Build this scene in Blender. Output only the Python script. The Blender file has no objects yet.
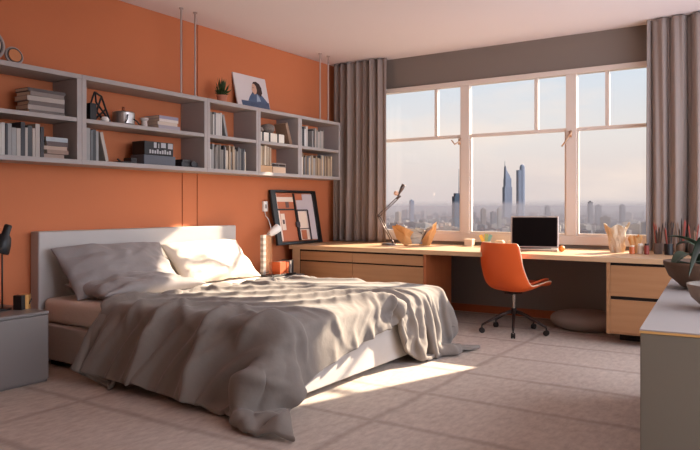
import bpy, bmesh, math, random
from mathutils import Vector, Matrix, Euler, noise
R = math.radians
PI = math.pi
scene = bpy.context.scene
COL = scene.collection

# ------------------------------------------------------------------ camera
cam_d = bpy.data.cameras.new('camera')
cam_d.lens = 36.0 * 675.0 / 700.0
cam_d.sensor_width = 36.0
cam_d.shift_y = -(225.0 - 207.0) / 700.0
cam_d.clip_end = 40000
cam = bpy.data.objects.new('camera', cam_d)
cam.location = (0, 0, 1.2)
cam.rotation_euler = (R(90), 0, R(33.1))
COL.objects.link(cam)
scene.camera = cam

# ------------------------------------------------------------------ world sky
SKY = 1.18
SUN_DIR = Vector((-0.35, -1.0, -0.555)).normalized()      # direction the light travels
w = bpy.data.worlds.new('evening_sky')
scene.world = w
w.use_nodes = True
nt = w.node_tree
nt.nodes.clear()
def N(t, **k):
    n = nt.nodes.new(t)
    for a, b in k.items():
        setattr(n, a, b)
    return n
tc = N('ShaderNodeTexCoord')
sep = N('ShaderNodeSeparateXYZ')
nt.links.new(tc.outputs['Generated'], sep.inputs[0])
ramp = N('ShaderNodeValToRGB')
nt.links.new(sep.outputs['Z'], ramp.inputs[0])
def lin(c):
    return tuple(((v / 255.0) / 12.92 if v / 255.0 <= 0.04045 else ((v / 255.0 + 0.055) / 1.055) ** 2.4) for v in c) + (1,)
els = ramp.color_ramp.elements
els[0].position = 0.0; els[0].color = lin((206, 194, 194))
els[1].position = 1.0; els[1].color = lin((176, 194, 226))
for p, c in ((0.015, (212, 199, 197)), (0.05, (222, 208, 203)), (0.10, (226, 218, 214)), (0.19, (208, 216, 226)), (0.35, (196, 208, 226))):
    e = els.new(p); e.color = lin(c)
# soft clouds
mp = N('ShaderNodeMapping'); mp.inputs['Scale'].default_value = (2.2, 2.2, 9.0)
mp.inputs['Location'].default_value = (0.35, 0.1, 0.42)
nt.links.new(tc.outputs['Generated'], mp.inputs[0])
nz = N('ShaderNodeTexNoise'); nz.inputs['Scale'].default_value = 1.6; nz.inputs['Detail'].default_value = 5
nt.links.new(mp.outputs[0], nz.inputs[0])
cr = N('ShaderNodeValToRGB')
cr.color_ramp.elements[0].position = 0.52; cr.color_ramp.elements[0].color = (0, 0, 0, 1)
cr.color_ramp.elements[1].position = 0.72; cr.color_ramp.elements[1].color = (0.6, 0.6, 0.6, 1)
nt.links.new(nz.outputs[0], cr.inputs[0])
mx = N('ShaderNodeMixRGB'); mx.inputs[2].default_value = lin((246, 226, 212))
nt.links.new(cr.outputs[0], mx.inputs[0]); nt.links.new(ramp.outputs[0], mx.inputs[1])
# wide bright glow round the sun, high above the window
dot = N('ShaderNodeVectorMath', operation='DOT_PRODUCT')
dot.inputs[1].default_value = -SUN_DIR
nrm = N('ShaderNodeVectorMath', operation='NORMALIZE')
nt.links.new(tc.outputs['Generated'], nrm.inputs[0]); nt.links.new(nrm.outputs[0], dot.inputs[0])
mr = N('ShaderNodeMapRange'); mr.inputs['From Min'].default_value = 0.90; mr.inputs['From Max'].default_value = 1.0
nt.links.new(dot.outputs['Value'], mr.inputs[0])
pw = N('ShaderNodeMath', operation='POWER'); pw.inputs[1].default_value = 2.0
nt.links.new(mr.outputs[0], pw.inputs[0])
ml = N('ShaderNodeMath', operation='MULTIPLY'); ml.inputs[1].default_value = 10.0
nt.links.new(pw.outputs[0], ml.inputs[0])
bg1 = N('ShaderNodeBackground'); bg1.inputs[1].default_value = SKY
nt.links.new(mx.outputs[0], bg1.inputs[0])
mry = N('ShaderNodeMapRange'); mry.inputs['From Min'].default_value = 0.15; mry.inputs['From Max'].default_value = 0.7  # sky made brighter on the unseen right side, added to fill the room
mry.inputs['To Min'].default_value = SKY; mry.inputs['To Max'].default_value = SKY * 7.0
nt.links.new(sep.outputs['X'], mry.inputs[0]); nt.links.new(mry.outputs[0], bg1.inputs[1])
mrt = N('ShaderNodeMapRange'); mrt.inputs['From Min'].default_value = 0.15; mrt.inputs['From Max'].default_value = 0.6
nt.links.new(sep.outputs['X'], mrt.inputs[0])
mt2 = N('ShaderNodeMixRGB'); mt2.inputs[2].default_value = (0.66, 0.70, 0.80, 1)  # cooler tint for the added fill from that side
nt.links.new(mrt.outputs[0], mt2.inputs[0]); nt.links.new(mx.outputs[0], mt2.inputs[1]); nt.links.new(mt2.outputs[0], bg1.inputs[0])
bg2 = N('ShaderNodeBackground'); bg2.inputs[0].default_value = (1.0, 0.86, 0.70, 1)
nt.links.new(ml.outputs[0], bg2.inputs[1])
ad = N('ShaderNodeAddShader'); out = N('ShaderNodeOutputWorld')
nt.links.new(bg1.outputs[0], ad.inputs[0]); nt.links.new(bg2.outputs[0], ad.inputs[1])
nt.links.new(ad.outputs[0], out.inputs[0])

# ------------------------------------------------------------------ sun
sd = bpy.data.lights.new('sun', 'SUN')
sd.energy = 22.0
sd.angle = R(0.9)
sd.color = (1.0, 0.83, 0.64)
sun = bpy.data.objects.new('sun', sd)
sun.rotation_euler = SUN_DIR.to_track_quat('-Z', 'Y').to_euler()
sun.location = (2, 12, 8)
COL.objects.link(sun)

# ------------------------------------------------------------------ exposure
vs = scene.view_settings
vs.view_transform = 'Standard'
vs.look = 'None'
vs.gamma = 1.0
vs.exposure = 0.03
vs.use_curve_mapping = False
scene.cycles.use_denoising = True
scene.cycles.max_bounces = 10
scene.cycles.diffuse_bounces = 6
scene.cycles.volume_bounces = 1
scene.cycles.sample_clamp_indirect = 8.0

# ================================================================== helpers
MATS = {}
def mat(name, c, rough=0.6, c2=None, ns=8.0, amt=0.12, bump=0.0, bs=60.0, metal=0.0, stretch=(1, 1, 1), spec=0.4, sheen=0.0, detail=4):
    """procedural principled material: base colour broken up by noise, fine noise bump"""
    if name in MATS:
        return MATS[name]
    m = bpy.data.materials.new(name)
    m.use_nodes = True
    t = m.node_tree
    b = t.nodes['Principled BSDF']
    b.inputs['Roughness'].default_value = rough
    b.inputs['Metallic'].default_value = metal
    b.inputs['Specular IOR Level'].default_value = spec
    if sheen:
        b.inputs['Sheen Weight'].default_value = sheen
    co = t.nodes.new('ShaderNodeTexCoord')
    ma = t.nodes.new('ShaderNodeMapping'); ma.inputs['Scale'].default_value = stretch
    t.links.new(co.outputs['Object'], ma.inputs[0])
    n = t.nodes.new('ShaderNodeTexNoise'); n.inputs['Scale'].default_value = ns; n.inputs['Detail'].default_value = detail
    t.links.new(ma.outputs[0], n.inputs[0])
    mixn = t.nodes.new('ShaderNodeMixRGB')
    a = lin(c)
    if c2 is None:
        c2l = tuple(v * (1 - amt) for v in a[:3]) + (1,)
    else:
        c2l = lin(c2)
    mixn.inputs[1].default_value = a; mixn.inputs[2].default_value = c2l
    t.links.new(n.outputs[0], mixn.inputs[0])
    t.links.new(mixn.outputs[0], b.inputs['Base Color'])
    if bump > 0:
        n2 = t.nodes.new('ShaderNodeTexNoise'); n2.inputs['Scale'].default_value = bs; n2.inputs['Detail'].default_value = 6
        t.links.new(ma.outputs[0], n2.inputs[0])
        bp = t.nodes.new('ShaderNodeBump'); bp.inputs['Strength'].default_value = bump; bp.inputs['Distance'].default_value = 0.02
        t.links.new(n2.outputs[0], bp.inputs['Height'])
        t.links.new(bp.outputs[0], b.inputs['Normal'])
    MATS[name] = m
    return m

def wood(name, c, c2, scale=1.0, axis='x', rough=0.45):
    st = {'x': (0.6, 9, 9), 'y': (9, 0.6, 9), 'z': (9, 9, 0.6)}[axis]
    m = mat(name, c, rough, c2=c2, ns=3.0 * scale, bump=0.05, bs=20, stretch=st, detail=6)
    return m

def link(o, parent=None):
    COL.objects.link(o)
    if parent is not None:
        o.parent = parent
    return o

class MB:
    """collects shapes into one mesh"""
    def __init__(s):
        s.bm = bmesh.new(); s.mi = 0
    def _add(s, verts, faces, M=None):
        vs_ = [s.bm.verts.new((M @ Vector(v)) if M else Vector(v)) for v in verts]
        for f in faces:
            try:
                fc = s.bm.faces.new([vs_[i] for i in f]); fc.material_index = s.mi
            except ValueError:
                pass
        return s
    def box(s, x0, x1, y0, y1, z0, z1, M=None):
        v = [(x0, y0, z0), (x1, y0, z0), (x1, y1, z0), (x0, y1, z0), (x0, y0, z1), (x1, y0, z1), (x1, y1, z1), (x0, y1, z1)]
        f = [(0, 3, 2, 1), (4, 5, 6, 7), (0, 1, 5, 4), (1, 2, 6, 5), (2, 3, 7, 6), (3, 0, 4, 7)]
        return s._add(v, f, M)
    def lathe(s, prof, seg=24, M=None, cap=True):
        v = []; f = []
        n = len(prof)
        for r, z in prof:
            for k in range(seg):
                a = 2 * PI * k / seg
                v.append((r * math.cos(a), r * math.sin(a), z))
        for i in range(n - 1):
            for k in range(seg):
                k2 = (k + 1) % seg
                f.append((i * seg + k, i * seg + k2, (i + 1) * seg + k2, (i + 1) * seg + k))
        if cap:
            f.append(tuple(reversed(range(seg))))
            f.append(tuple((n - 1) * seg + k for k in range(seg)))
        return s._add(v, f, M)
    def tube(s, pts, r, seg=8, r2=None):
        pts = [Vector(p) for p in pts]
        v = []; f = []
        n = len(pts)
        for i, p in enumerate(pts):
            d = (pts[min(i + 1, n - 1)] - pts[max(i - 1, 0)]).normalized()
            up = Vector((0, 0, 1)) if abs(d.z) < 0.95 else Vector((1, 0, 0))
            a = d.cross(up).normalized(); b = d.cross(a)
            rr = r if r2 is None else r + (r2 - r) * i / max(1, n - 1)
            for k in range(seg):
                t = 2 * PI * k / seg
                v.append(p + (a * math.cos(t) + b * math.sin(t)) * rr)
        for i in range(n - 1):
            for k in range(seg):
                k2 = (k + 1) % seg
                f.append((i * seg + k, (i + 1) * seg + k, (i + 1) * seg + k2, i * seg + k2))
        f.append(tuple(range(seg))); f.append(tuple(reversed([(n - 1) * seg + k for k in range(seg)])))
        return s._add(v, f)
    def prism(s, poly, h0, h1, M=None):
        n = len(poly)
        v = [(p[0], p[1], h0) for p in poly] + [(p[0], p[1], h1) for p in poly]
        f = [tuple(reversed(range(n))), tuple(range(n, 2 * n))]
        for i in range(n):
            j = (i + 1) % n
            f.append((i, j, n + j, n + i))
        return s._add(v, f, M)
    def grid(s, fn, nu, nv):
        v = [fn(i / nu, j / nv) for j in range(nv + 1) for i in range(nu + 1)]
        f = [(j * (nu + 1) + i, j * (nu + 1) + i + 1, (j + 1) * (nu + 1) + i + 1, (j + 1) * (nu + 1) + i) for j in range(nv) for i in range(nu)]
        return s._add(v, f)
    def build(s, name, m, parent=None, smooth=False, bevel=0.0, sub=0, solid=0.0, loc=None, keep=False):
        bmesh.ops.recalc_face_normals(s.bm, faces=s.bm.faces)
        me = bpy.data.meshes.new(name)
        s.bm.to_mesh(me); s.bm.free()
        for mm in (m if isinstance(m, (list, tuple)) else [m]):
            me.materials.append(mm)
        if smooth:
            me.polygons.foreach_set('use_smooth', [True] * len(me.polygons))
        o = bpy.data.objects.new(name, me)
        if loc is not None:
            o.location = loc
        link(o, parent)
        if solid:
            d = o.modifiers.new('solid', 'SOLIDIFY'); d.thickness = solid; d.offset = 0
        if bevel:
            d = o.modifiers.new('bevel', 'BEVEL'); d.width = bevel; d.segments = 2; d.limit_method = 'ANGLE'; d.angle_limit = R(40)
        if sub:
            d = o.modifiers.new('sub', 'SUBSURF'); d.levels = sub; d.render_levels = sub
        return o

def tag(o, label, cat, group=None, kind=None):
    o['label'] = label; o['category'] = cat
    if group: o['group'] = group
    if kind: o['kind'] = kind
    return o
def thing(name, label, cat, loc=(0, 0, 0), rz=0.0, group=None):
    o = bpy.data.objects.new(name, None)
    o.empty_display_size = 0.05
    o.location = loc; o.rotation_euler = (0, 0, rz)
    COL.objects.link(o)
    return tag(o, label, cat, group)
def struct(o, label=None):
    o['kind'] = 'structure'
    if label: o['label'] = label
    return o
def RotM(loc, rx=0, ry=0, rz=0):
    return Matrix.Translation(loc) @ Euler((rx, ry, rz)).to_matrix().to_4x4()

# ================================================================== room constants
WX, WY, CZ = -4.95, 7.26, 3.02          # orange wall, window wall, ceiling
RX, BY = 1.15, -1.3
OX0, OX1, OZ0, OZ1 = -4.30, -1.00, 0.80, 2.62   # window opening

# ------------------------------------------------------------------ materials of the shell
M_orange = mat('orange_paint', (196, 116, 77), 0.75, ns=1.2, amt=0.10, bump=0.06, bs=90, spec=0.2)
M_groove = mat('orange_groove', (120, 50, 25), 0.8)
M_grey_wall = mat('taupe_paint', (126, 114, 106), 0.8, ns=1.5, amt=0.08, bump=0.06, bs=90, spec=0.2)
M_ceil = mat('ceiling_paint', (232, 220, 220), 0.85, ns=1.0, amt=0.04, bump=0.03, bs=80, spec=0.15)
M_white_wall = mat('plain_wall_paint', (200, 194, 194), 0.8, ns=1.5, amt=0.06)
M_frame = mat('window_frame_paint', (212, 198, 188), 0.45, ns=4, amt=0.05)
M_skirt = wood('skirting_wood', (176, 92, 48), (140, 66, 34))

def floor_material():
    m = bpy.data.materials.new('woven_floor')
    m.use_nodes = True
    t = m.node_tree; b = t.nodes['Principled BSDF']
    b.inputs['Roughness'].default_value = 0.8
    b.inputs['Specular IOR Level'].default_value = 0.2
    co = t.nodes.new('ShaderNodeTexCoord')
    sp = t.nodes.new('ShaderNodeSeparateXYZ')
    wob = t.nodes.new('ShaderNodeTexNoise'); wob.inputs['Scale'].default_value = 1.6; wob.inputs['Detail'].default_value = 3
    t.links.new(co.outputs['Object'], wob.inputs[0])
    wv = t.nodes.new('ShaderNodeVectorMath'); wv.operation = 'SCALE'; wv.inputs['Scale'].default_value = 0.06
    t.links.new(wob.outputs['Color'], wv.inputs[0])
    av = t.nodes.new('ShaderNodeVectorMath'); av.operation = 'ADD'
    t.links.new(co.outputs['Object'], av.inputs[0]); t.links.new(wv.outputs[0], av.inputs[1])
    t.links.new(av.outputs[0], sp.inputs[0])
    def line(sock, period, off, wdt):
        a = t.nodes.new('ShaderNodeMath'); a.operation = 'ADD'; a.inputs[1].default_value = off
        t.links.new(sock, a.inputs[0])
        mo = t.nodes.new('ShaderNodeMath'); mo.operation = 'PINGPONG'; mo.inputs[1].default_value = period / 2
        t.links.new(a.outputs[0], mo.inputs[0])
        r = t.nodes.new('ShaderNodeMapRange'); r.inputs['From Min'].default_value = 0; r.inputs['From Max'].default_value = wdt
        r.inputs['To Min'].default_value = 1; r.inputs['To Max'].default_value = 0
        r.interpolation_type = 'SMOOTHSTEP'
        t.links.new(mo.outputs[0], r.inputs[0])
        return r.outputs[0]
    l1 = line(sp.outputs['Y'], 0.655, -3.895 - 0.03 + 0.655 * 10, 0.05)
    l2 = line(sp.outputs['X'], 1.70, 1.97 - 0.03 + 1.7 * 10, 0.045)
    mxl = t.nodes.new('ShaderNodeMath'); mxl.operation = 'MAXIMUM'
    t.links.new(l1, mxl.inputs[0]); t.links.new(l2, mxl.inputs[1])
    # weave colour
    mp1 = t.nodes.new('ShaderNodeMapping'); mp1.inputs['Scale'].default_value = (12, 5, 1)
    mp1.inputs['Rotation'].default_value = (0, 0, R(6))
    t.links.new(co.outputs['Object'], mp1.inputs[0])
    n1 = t.nodes.new('ShaderNodeTexNoise'); n1.inputs['Scale'].default_value = 2.2; n1.inputs['Detail'].default_value = 8; n1.inputs['Roughness'].default_value = 0.65
    t.links.new(mp1.outputs[0], n1.inputs[0])
    n2 = t.nodes.new('ShaderNodeTexNoise'); n2.inputs['Scale'].default_value = 1.1; n2.inputs['Detail'].default_value = 3
    t.links.new(co.outputs['Object'], n2.inputs[0])
    r1 = t.nodes.new('ShaderNodeValToRGB')
    r1.color_ramp.elements[0].position = 0.3; r1.color_ramp.elements[0].color = lin((180, 165, 154))
    r1.color_ramp.elements[1].position = 0.72; r1.color_ramp.elements[1].color = lin((210, 196, 184))
    t.links.new(n1.outputs[0], r1.inputs[0])
    m2 = t.nodes.new('ShaderNodeMixRGB'); m2.blend_type = 'MULTIPLY'; m2.inputs[0].default_value = 0.5
    r2 = t.nodes.new('ShaderNodeValToRGB')
    r2.color_ramp.elements[0].position = 0.3; r2.color_ramp.elements[0].color = (0.72, 0.70, 0.70, 1)
    r2.color_ramp.elements[1].position = 0.7; r2.color_ramp.elements[1].color = (1, 1, 1, 1)
    t.links.new(n2.outputs[0], r2.inputs[0])
    t.links.new(r1.outputs[0], m2.inputs[1]); t.links.new(r2.outputs[0], m2.inputs[2])
    m3 = t.nodes.new('ShaderNodeMixRGB'); m3.inputs[2].default_value = lin((118, 98, 90))
    k = t.nodes.new('ShaderNodeMath'); k.operation = 'MULTIPLY'; k.inputs[1].default_value = 0.36
    t.links.new(mxl.outputs[0], k.inputs[0]); t.links.new(k.outputs[0], m3.inputs[0]); t.links.new(m2.outputs[0], m3.inputs[1])
    t.links.new(m3.outputs[0], b.inputs['Base Color'])
    sb = t.nodes.new('ShaderNodeMath'); sb.operation = 'SUBTRACT'
    t.links.new(n1.outputs[0], sb.inputs[0]); t.links.new(mxl.outputs[0], sb.inputs[1])
    bp = t.nodes.new('ShaderNodeBump'); bp.inputs['Strength'].default_value = 0.22; bp.inputs['Distance'].default_value = 0.012
    t.links.new(sb.outputs[0], bp.inputs['Height']); t.links.new(bp.outputs[0], b.inputs['Normal'])
    return m

# ------------------------------------------------------------------ shell
struct(MB().box(WX - 0.15, RX + 0.15, BY - 0.15, WY + 0.12, -0.12, 0).build('floor', floor_material()))
struct(MB().box(WX - 0.15, RX + 0.15, BY - 0.15, WY + 0.12, CZ, CZ + 0.15).build('ceiling', M_ceil))
# orange wall as panels with two pairs of grooves
seams = [4.606, 4.804]
b = MB(); b.box(WX - 0.15, WX - 0.012, BY - 0.15, WY + 0.12, 0, CZ)
ys = [BY] + seams + [WY]
for i in range(len(ys) - 1):
    b.box(WX - 0.012, WX, ys[i] + (0.006 if i else 0), ys[i + 1] - (0.006 if i < len(ys) - 2 else 0), 0, CZ)
struct(b.build('wall_left', M_orange))
for i, y in enumerate(seams):
    struct(MB().box(WX - 0.0119, WX - 0.009, y - 0.0055, y + 0.0055, 0.001, CZ - 0.001).build('trim_%d' % (i + 1), M_groove))
b = MB()
b.box(WX, OX0, WY, WY + 0.12, 0, CZ).box(OX1, RX, WY, WY + 0.12, 0, CZ)
b.box(OX0, OX1, WY, WY + 0.12, 0, OZ0).box(OX0, OX1, WY, WY + 0.12, OZ1, CZ)
struct(b.build('wall_back', M_grey_wall))
struct(MB().box(WX, RX, BY - 0.15, BY, 0, CZ).build('wall_front', M_white_wall))
b = MB()   # wall on the right, outside the picture, wide opening added for fill light
ry0, ry1, rz0, rz1 = 1.6, 6.7, 0.35, 2.85
b.box(RX, RX + 0.15, BY - 0.15, ry0, 0, CZ).box(RX, RX + 0.15, ry1, WY + 0.12, 0, CZ).box(RX, RX + 0.15, ry0, ry1, 0, rz0).box(RX, RX + 0.15, ry0, ry1, rz1, CZ)
struct(b.build('wall_right', M_white_wall))
b = MB()
for y in (ry0, 3.27, 4.97, ry1 - 0.06):
    b.box(RX + 0.05, RX + 0.12, y, y + 0.06, rz0 + 0.06, rz1 - 0.06)
b.box(RX + 0.05, RX + 0.12, ry0, ry1, rz0, rz0 + 0.06).box(RX + 0.05, RX + 0.12, ry0, ry1, rz1 - 0.06, rz1)
struct(b.build('added_fill_window', M_frame))  # frame of the unseen window added to brighten the room
struct(MB().box(-4.94, -1.36, WY - 0.018, WY, 0, 0.085).build('baseboard_back', M_skirt, bevel=0.004))

# main window: frame, mullions, transoms, panes
win = bpy.data.objects.new('window_1', None); link(win); struct(win)
fy0, fy1 = WY - 0.02, WY + 0.06
b = MB()
b.box(OX0 - 0.03, OX1 + 0.03, WY - 0.03, fy1, OZ1 - 0.02, OZ1 + 0.035)
b.box(OX0 - 0.03, OX0 + 0.05, fy0, fy1, OZ0, OZ1 - 0.02).box(OX1 - 0.05, OX1 + 0.03, fy0, fy1, OZ0, OZ1 - 0.02)
b.box(OX0 + 0.05, OX1 - 0.05, fy0, fy1, OZ0, OZ0 + 0.095)
struct(b.build('window_frame', M_frame, win, bevel=0.005))
TZ = 2.02
def mull(x0, x1, z0, z1, y0=WY - 0.025, y1=WY + 0.055):
    return struct(MB().box(x0, x1, y0, y1, z0, z1).build('mullion', M_frame, win, bevel=0.005))
mull(-3.195, -3.085, OZ0 + 0.095, OZ1 - 0.02); mull(-1.99, -1.88, OZ0 + 0.095, OZ1 - 0.02)
for x in (-3.515, -2.315, -1.575):
    mull(x - 0.02, x + 0.02, TZ + 0.02, OZ1 - 0.02, WY - 0.005, WY + 0.045)
for a, c in ((OX0 + 0.05, -3.195), (-3.085, -1.99), (-1.88, OX1 - 0.05)):
    struct(MB().box(a, c, WY - 0.005, WY + 0.045, TZ - 0.018, TZ + 0.018).build('transom', M_frame, win, bevel=0.004))
# stops (thin bright inner rims)
for a, c in ((OX0 + 0.05, -3.195), (-3.085, -1.99), (-1.88, OX1 - 0.05)):
    b = MB()
    b.box(a, a + 0.018, WY + 0.0, WY + 0.04, OZ0 + 0.095, TZ - 0.018).box(c - 0.018, c, WY, WY + 0.04, OZ0 + 0.095, TZ - 0.018)
    b.box(a + 0.018, c - 0.018, WY, WY + 0.04, OZ0 + 0.095, OZ0 + 0.12)
    struct(b.build('sash', M_frame, win))
gm = bpy.data.materials.new('window_glass'); gm.use_nodes = True
t = gm.node_tree; t.nodes.clear()
o_ = t.nodes.new('ShaderNodeOutputMaterial'); tr = t.nodes.new('ShaderNodeBsdfTransparent'); gl = t.nodes.new('ShaderNodeBsdfGlossy')
gl.inputs['Roughness'].default_value = 0.02; tr.inputs[0].default_value = (0.97, 0.98, 0.98, 1)
fz = t.nodes.new('ShaderNodeFresnel'); fz.inputs[0].default_value = 1.35
mxs = t.nodes.new('ShaderNodeMixShader')
t.links.new(fz.outputs[0], mxs.inputs[0]); t.links.new(tr.outputs[0], mxs.inputs[1]); t.links.new(gl.outputs[0], mxs.inputs[2]); t.links.new(mxs.outputs[0], o_.inputs[0])
for a, c in ((OX0 + 0.05, -3.195), (-3.085, -1.99), (-1.88, OX1 - 0.05)):
    struct(MB().box(a, c, WY + 0.018, WY + 0.024, OZ0 + 0.09, OZ1 - 0.02).build('glass_pane', gm, win))
M_brass = mat('handle_metal', (206, 170, 140), 0.35, metal=0.6)
for x, z, s in ((-3.20, 1.955, 1), (-1.935, 1.97, -1)):
    b = MB(); b.box(x - 0.012, x + 0.012, WY - 0.045, WY - 0.025, z - 0.035, z + 0.035)
    b.tube([(x, WY - 0.05, z), (x - 0.05, WY - 0.055, z - 0.03 + 0.05 * (s < 0) * -1), (x - 0.09, WY - 0.055, z + (0.02 if s > 0 else -0.13))], 0.008)
    struct(b.build('window_handle', M_brass, win, smooth=True))

# ================================================================== city outside (far away, true size)
rng = random.Random(5)
GZ = -85.0
M_ground = mat('city_ground', (80, 70, 58), 0.95, c2=(52, 50, 42), spec=0.0, ns=0.006, detail=8)
M_bld = [mat('far_concrete_warm', (112, 98, 88), 0.8, spec=0.0, ns=0.05), mat('far_concrete_grey', (88, 84, 84), 0.8, spec=0.0, ns=0.05),
         mat('far_roof_brown', (76, 60, 54), 0.85, spec=0.0, ns=0.05), mat('far_facade_pale', (134, 124, 114), 0.8, spec=0.0, ns=0.05)]
M_trees = mat('far_tree_green', (44, 46, 36), 0.95, spec=0.0, ns=0.1)
M_tower = mat('tower_glass_blue', (112, 114, 122), 0.5, spec=0.0, ns=0.02, metal=0.1)
M_tower_d = mat('tower_glass_dark', (66, 74, 82), 0.5, spec=0.0, ns=0.02, metal=0.2)
struct(MB().box(-16000, 3000, 40, 16000, GZ - 2, GZ).build('ground', M_ground))
def udir(u):
    a = (u - 350) / 675.0
    return Vector((-0.546 + 0.838 * a, 0.838 + 0.546 * a, 0))
AX = R(33.1)
def facade(b, w_, d_, z0, z1, nb, nf, M):
    """tower body with proud piers and floor bands"""
    b.box(-w_ / 2, w_ / 2, -d_ / 2, d_ / 2, z0, z1, M)
    for i in range(nb + 1):
        x = -w_ / 2 + w_ * i / nb
        b.box(x - 0.4, x + 0.4, -d_ / 2 - 0.5, -d_ / 2, z0, z1, M)
    for i in range(nf):
        z = z0 + (z1 - z0) * (i + 0.5) / nf
        b.box(-w_ / 2 - 0.3, w_ / 2 + 0.3, -d_ / 2 - 0.4, d_ / 2 + 0.3, z - 0.4, z + 0.4, M)
def tower_at(u, D):
    p = udir(u) * D
    return RotM((p.x, p.y, 0), 0, 0, AX + 0.2)
# tapered tower with a spire top
D = 3000; M = tower_at(507.0, D)
tw = thing('skyscraper', 'tapered skyscraper with a pointed top, left of the two tall towers behind the laptop', 'skyscraper', M.translation)
L = Matrix.Translation(-M.translation) @ M
b = MB(); facade(b, 34, 26, GZ, 90, 5, 30, L); b.build('tower_body', M_tower, tw)
b = MB()
b.prism([(-13, -12), (15, -12), (15, 12), (-13, 12)], 90, 128, L)
b._add([(-12, -11, 128), (13, -11, 128), (13, 11, 128), (-12, 11, 128), (-11, -8, 184), (-5, -8, 162), (-5, 8, 162), (-11, 8, 180), (8, -9, 142), (8, 9, 142)],
       [(0, 1, 8, 5, 4), (3, 7, 6, 9, 2), (1, 2, 9, 8), (0, 4, 7, 3), (4, 5, 6, 7), (5, 8, 9, 6), (0, 3, 2, 1)], L)
b.build('tower_crown', M_tower, tw)
b = MB(); b.lathe([(1.6, 180), (0.5, 206)], 8, L @ Matrix.Translation((-11, 0, 0))); b.build('spire', M_tower_d, tw)
# rounded slab tower
M = tower_at(520.8, D)
tw = thing('skyscraper', 'slender round-topped skyscraper, right and taller of the two towers behind the laptop', 'skyscraper', M.translation)
L = Matrix.Translation(-M.translation) @ M
b = MB(); facade(b, 14, 24, GZ, 165, 3, 36, L @ Matrix.Translation((-10, 0, 0))); b.build('tower_wing', M_tower, tw)
b = MB(); b.lathe([(12, GZ), (12, 160), (11, 176), (9, 186), (5, 190)], 24, L @ Matrix.Translation((6, 0, 0)))
for i in range(34):
    z = GZ + 8 * i; b.lathe([(12.4, z), (12.4, z + 1.2)], 24, L @ Matrix.Translation((6, 0, 0)))
b.build('tower_body', M_tower, tw, smooth=False)
# dark tower with mast
D = 2200; M = tower_at(457.0, D)
tw = thing('skyscraper', 'dark square tower with a thin mast, beside the left window mullion', 'skyscraper', M.translation)
L = Matrix.Translation(-M.translation) @ M
b = MB(); facade(b, 26, 26, GZ, 36, 5, 28, L); b.box(-9, 9, -9, 9, 36, 46, L); b.build('tower_body', M_tower_d, tw)
b = MB(); b.lathe([(1.4, 46), (0.6, 125)], 8, L @ Matrix.Translation((6, 0, 0))); b.build('mast', M_tower_d, tw)
# lone slim tower on the left
for u, D, w_, top, label, mt in (
        (411.5, 2600, 14, 26, 'slim grey tower standing alone low behind the desk lamp', M_tower),
        (483, 2300, 14, -6, 'pale tower block with brown side, left of the tapered skyscraper', M_bld[0]),
        (499, 2300, 11, -4, 'narrow cream tower block at the foot of the tapered skyscraper', M_bld[3]),
        (493, 2450, 16, -18, 'wide grey block between two pale tower blocks', M_bld[1]),
        (474, 2600, 12, -20, 'low grey-blue block just right of the left window mullion', M_bld[1]),
        (590, 2700, 14, 22, 'grey tower rising left of centre in the right window pane', M_bld[1]),
        (598, 2900, 20, 8, 'broad hazy block beside the tallest tower in the right pane', M_bld[1]),
        (622, 2600, 16, 8, 'pale tower block above the crumpled paper bag', M_bld[1]),
        (547, 2900, 16, 4, 'grey block directly above the laptop screen edge', M_bld[1])):
    M = tower_at(u, D)
    b = MB(); facade(b, w_, w_, GZ, top, 4, 20, Euler((0, 0, AX + 0.2)).to_matrix().to_4x4())
    b.box(-w_ / 4, w_ / 4, -w_ / 4, w_ / 4, top, top + 4)
    tag(b.build('tower_block', mt, loc=M.translation), label, 'building')
# ordinary buildings: 290 of their own, the rest as one mass
taken = {}
def free_spot(x, y, r_):
    k0 = (int(x // 60), int(y // 60))
    for i_ in (-1, 0, 1):
        for j_ in (-1, 0, 1):
            for (a_, b_, c_) in taken.get((k0[0] + i_, k0[1] + j_), ()):
                if (a_ - x) ** 2 + (b_ - y) ** 2 < (c_ + r_) ** 2: return False
    taken.setdefault(k0, []).append((x, y, r_)); return True
for (u_, d0) in ((507, 3000), (520.8, 3000), (457, 2200), (411.5, 2600), (483, 2300), (499, 2300), (493, 2450), (474, 2600), (590, 2700), (598, 2900), (622, 2600), (547, 2900)):
    q_ = udir(u_) * d0; free_spot(q_.x, q_.y, 30)
cands = []
for i in range(4200):
    u = rng.uniform(372, 672); D = 1650 * (9500 / 1650) ** (rng.random() ** 0.8)
    p = udir(u) * D
    h = rng.choice([10, 14, 18, 22, 26, 34]) * rng.uniform(0.8, 1.2)
    if rng.random() < 0.05: h *= 2.0
    if D > 3500: h *= 1.25
    w_ = rng.uniform(14, 46); d_ = rng.uniform(12, 34)
    if not free_spot(p.x, p.y, 0.5 * math.hypot(w_, d_) + 0.6): continue
    cands.append((h * (w_ + d_) / D / D, p.x, p.y, w_, d_, h, rng.uniform(-0.5, 0.5), rng.randrange(4)))
cands.sort(reverse=True)
def bld(b, w_, d_, h, M=None):
    b.box(-w_ / 2, w_ / 2, -d_ / 2, d_ / 2, 0, h, M)
    b.box(-w_ / 6, w_ / 5, -d_ / 6, d_ / 5, h, h + 2.5, M)
    n = max(2, int(h / 6))
    for i in range(n):
        z = h * (i + 0.5) / n
        b.box(-w_ / 2 - 0.3, w_ / 2 + 0.3, -d_ / 2 - 0.3, d_ / 2 + 0.3, z - 0.5, z + 0.5, M)
variants = {}
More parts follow.
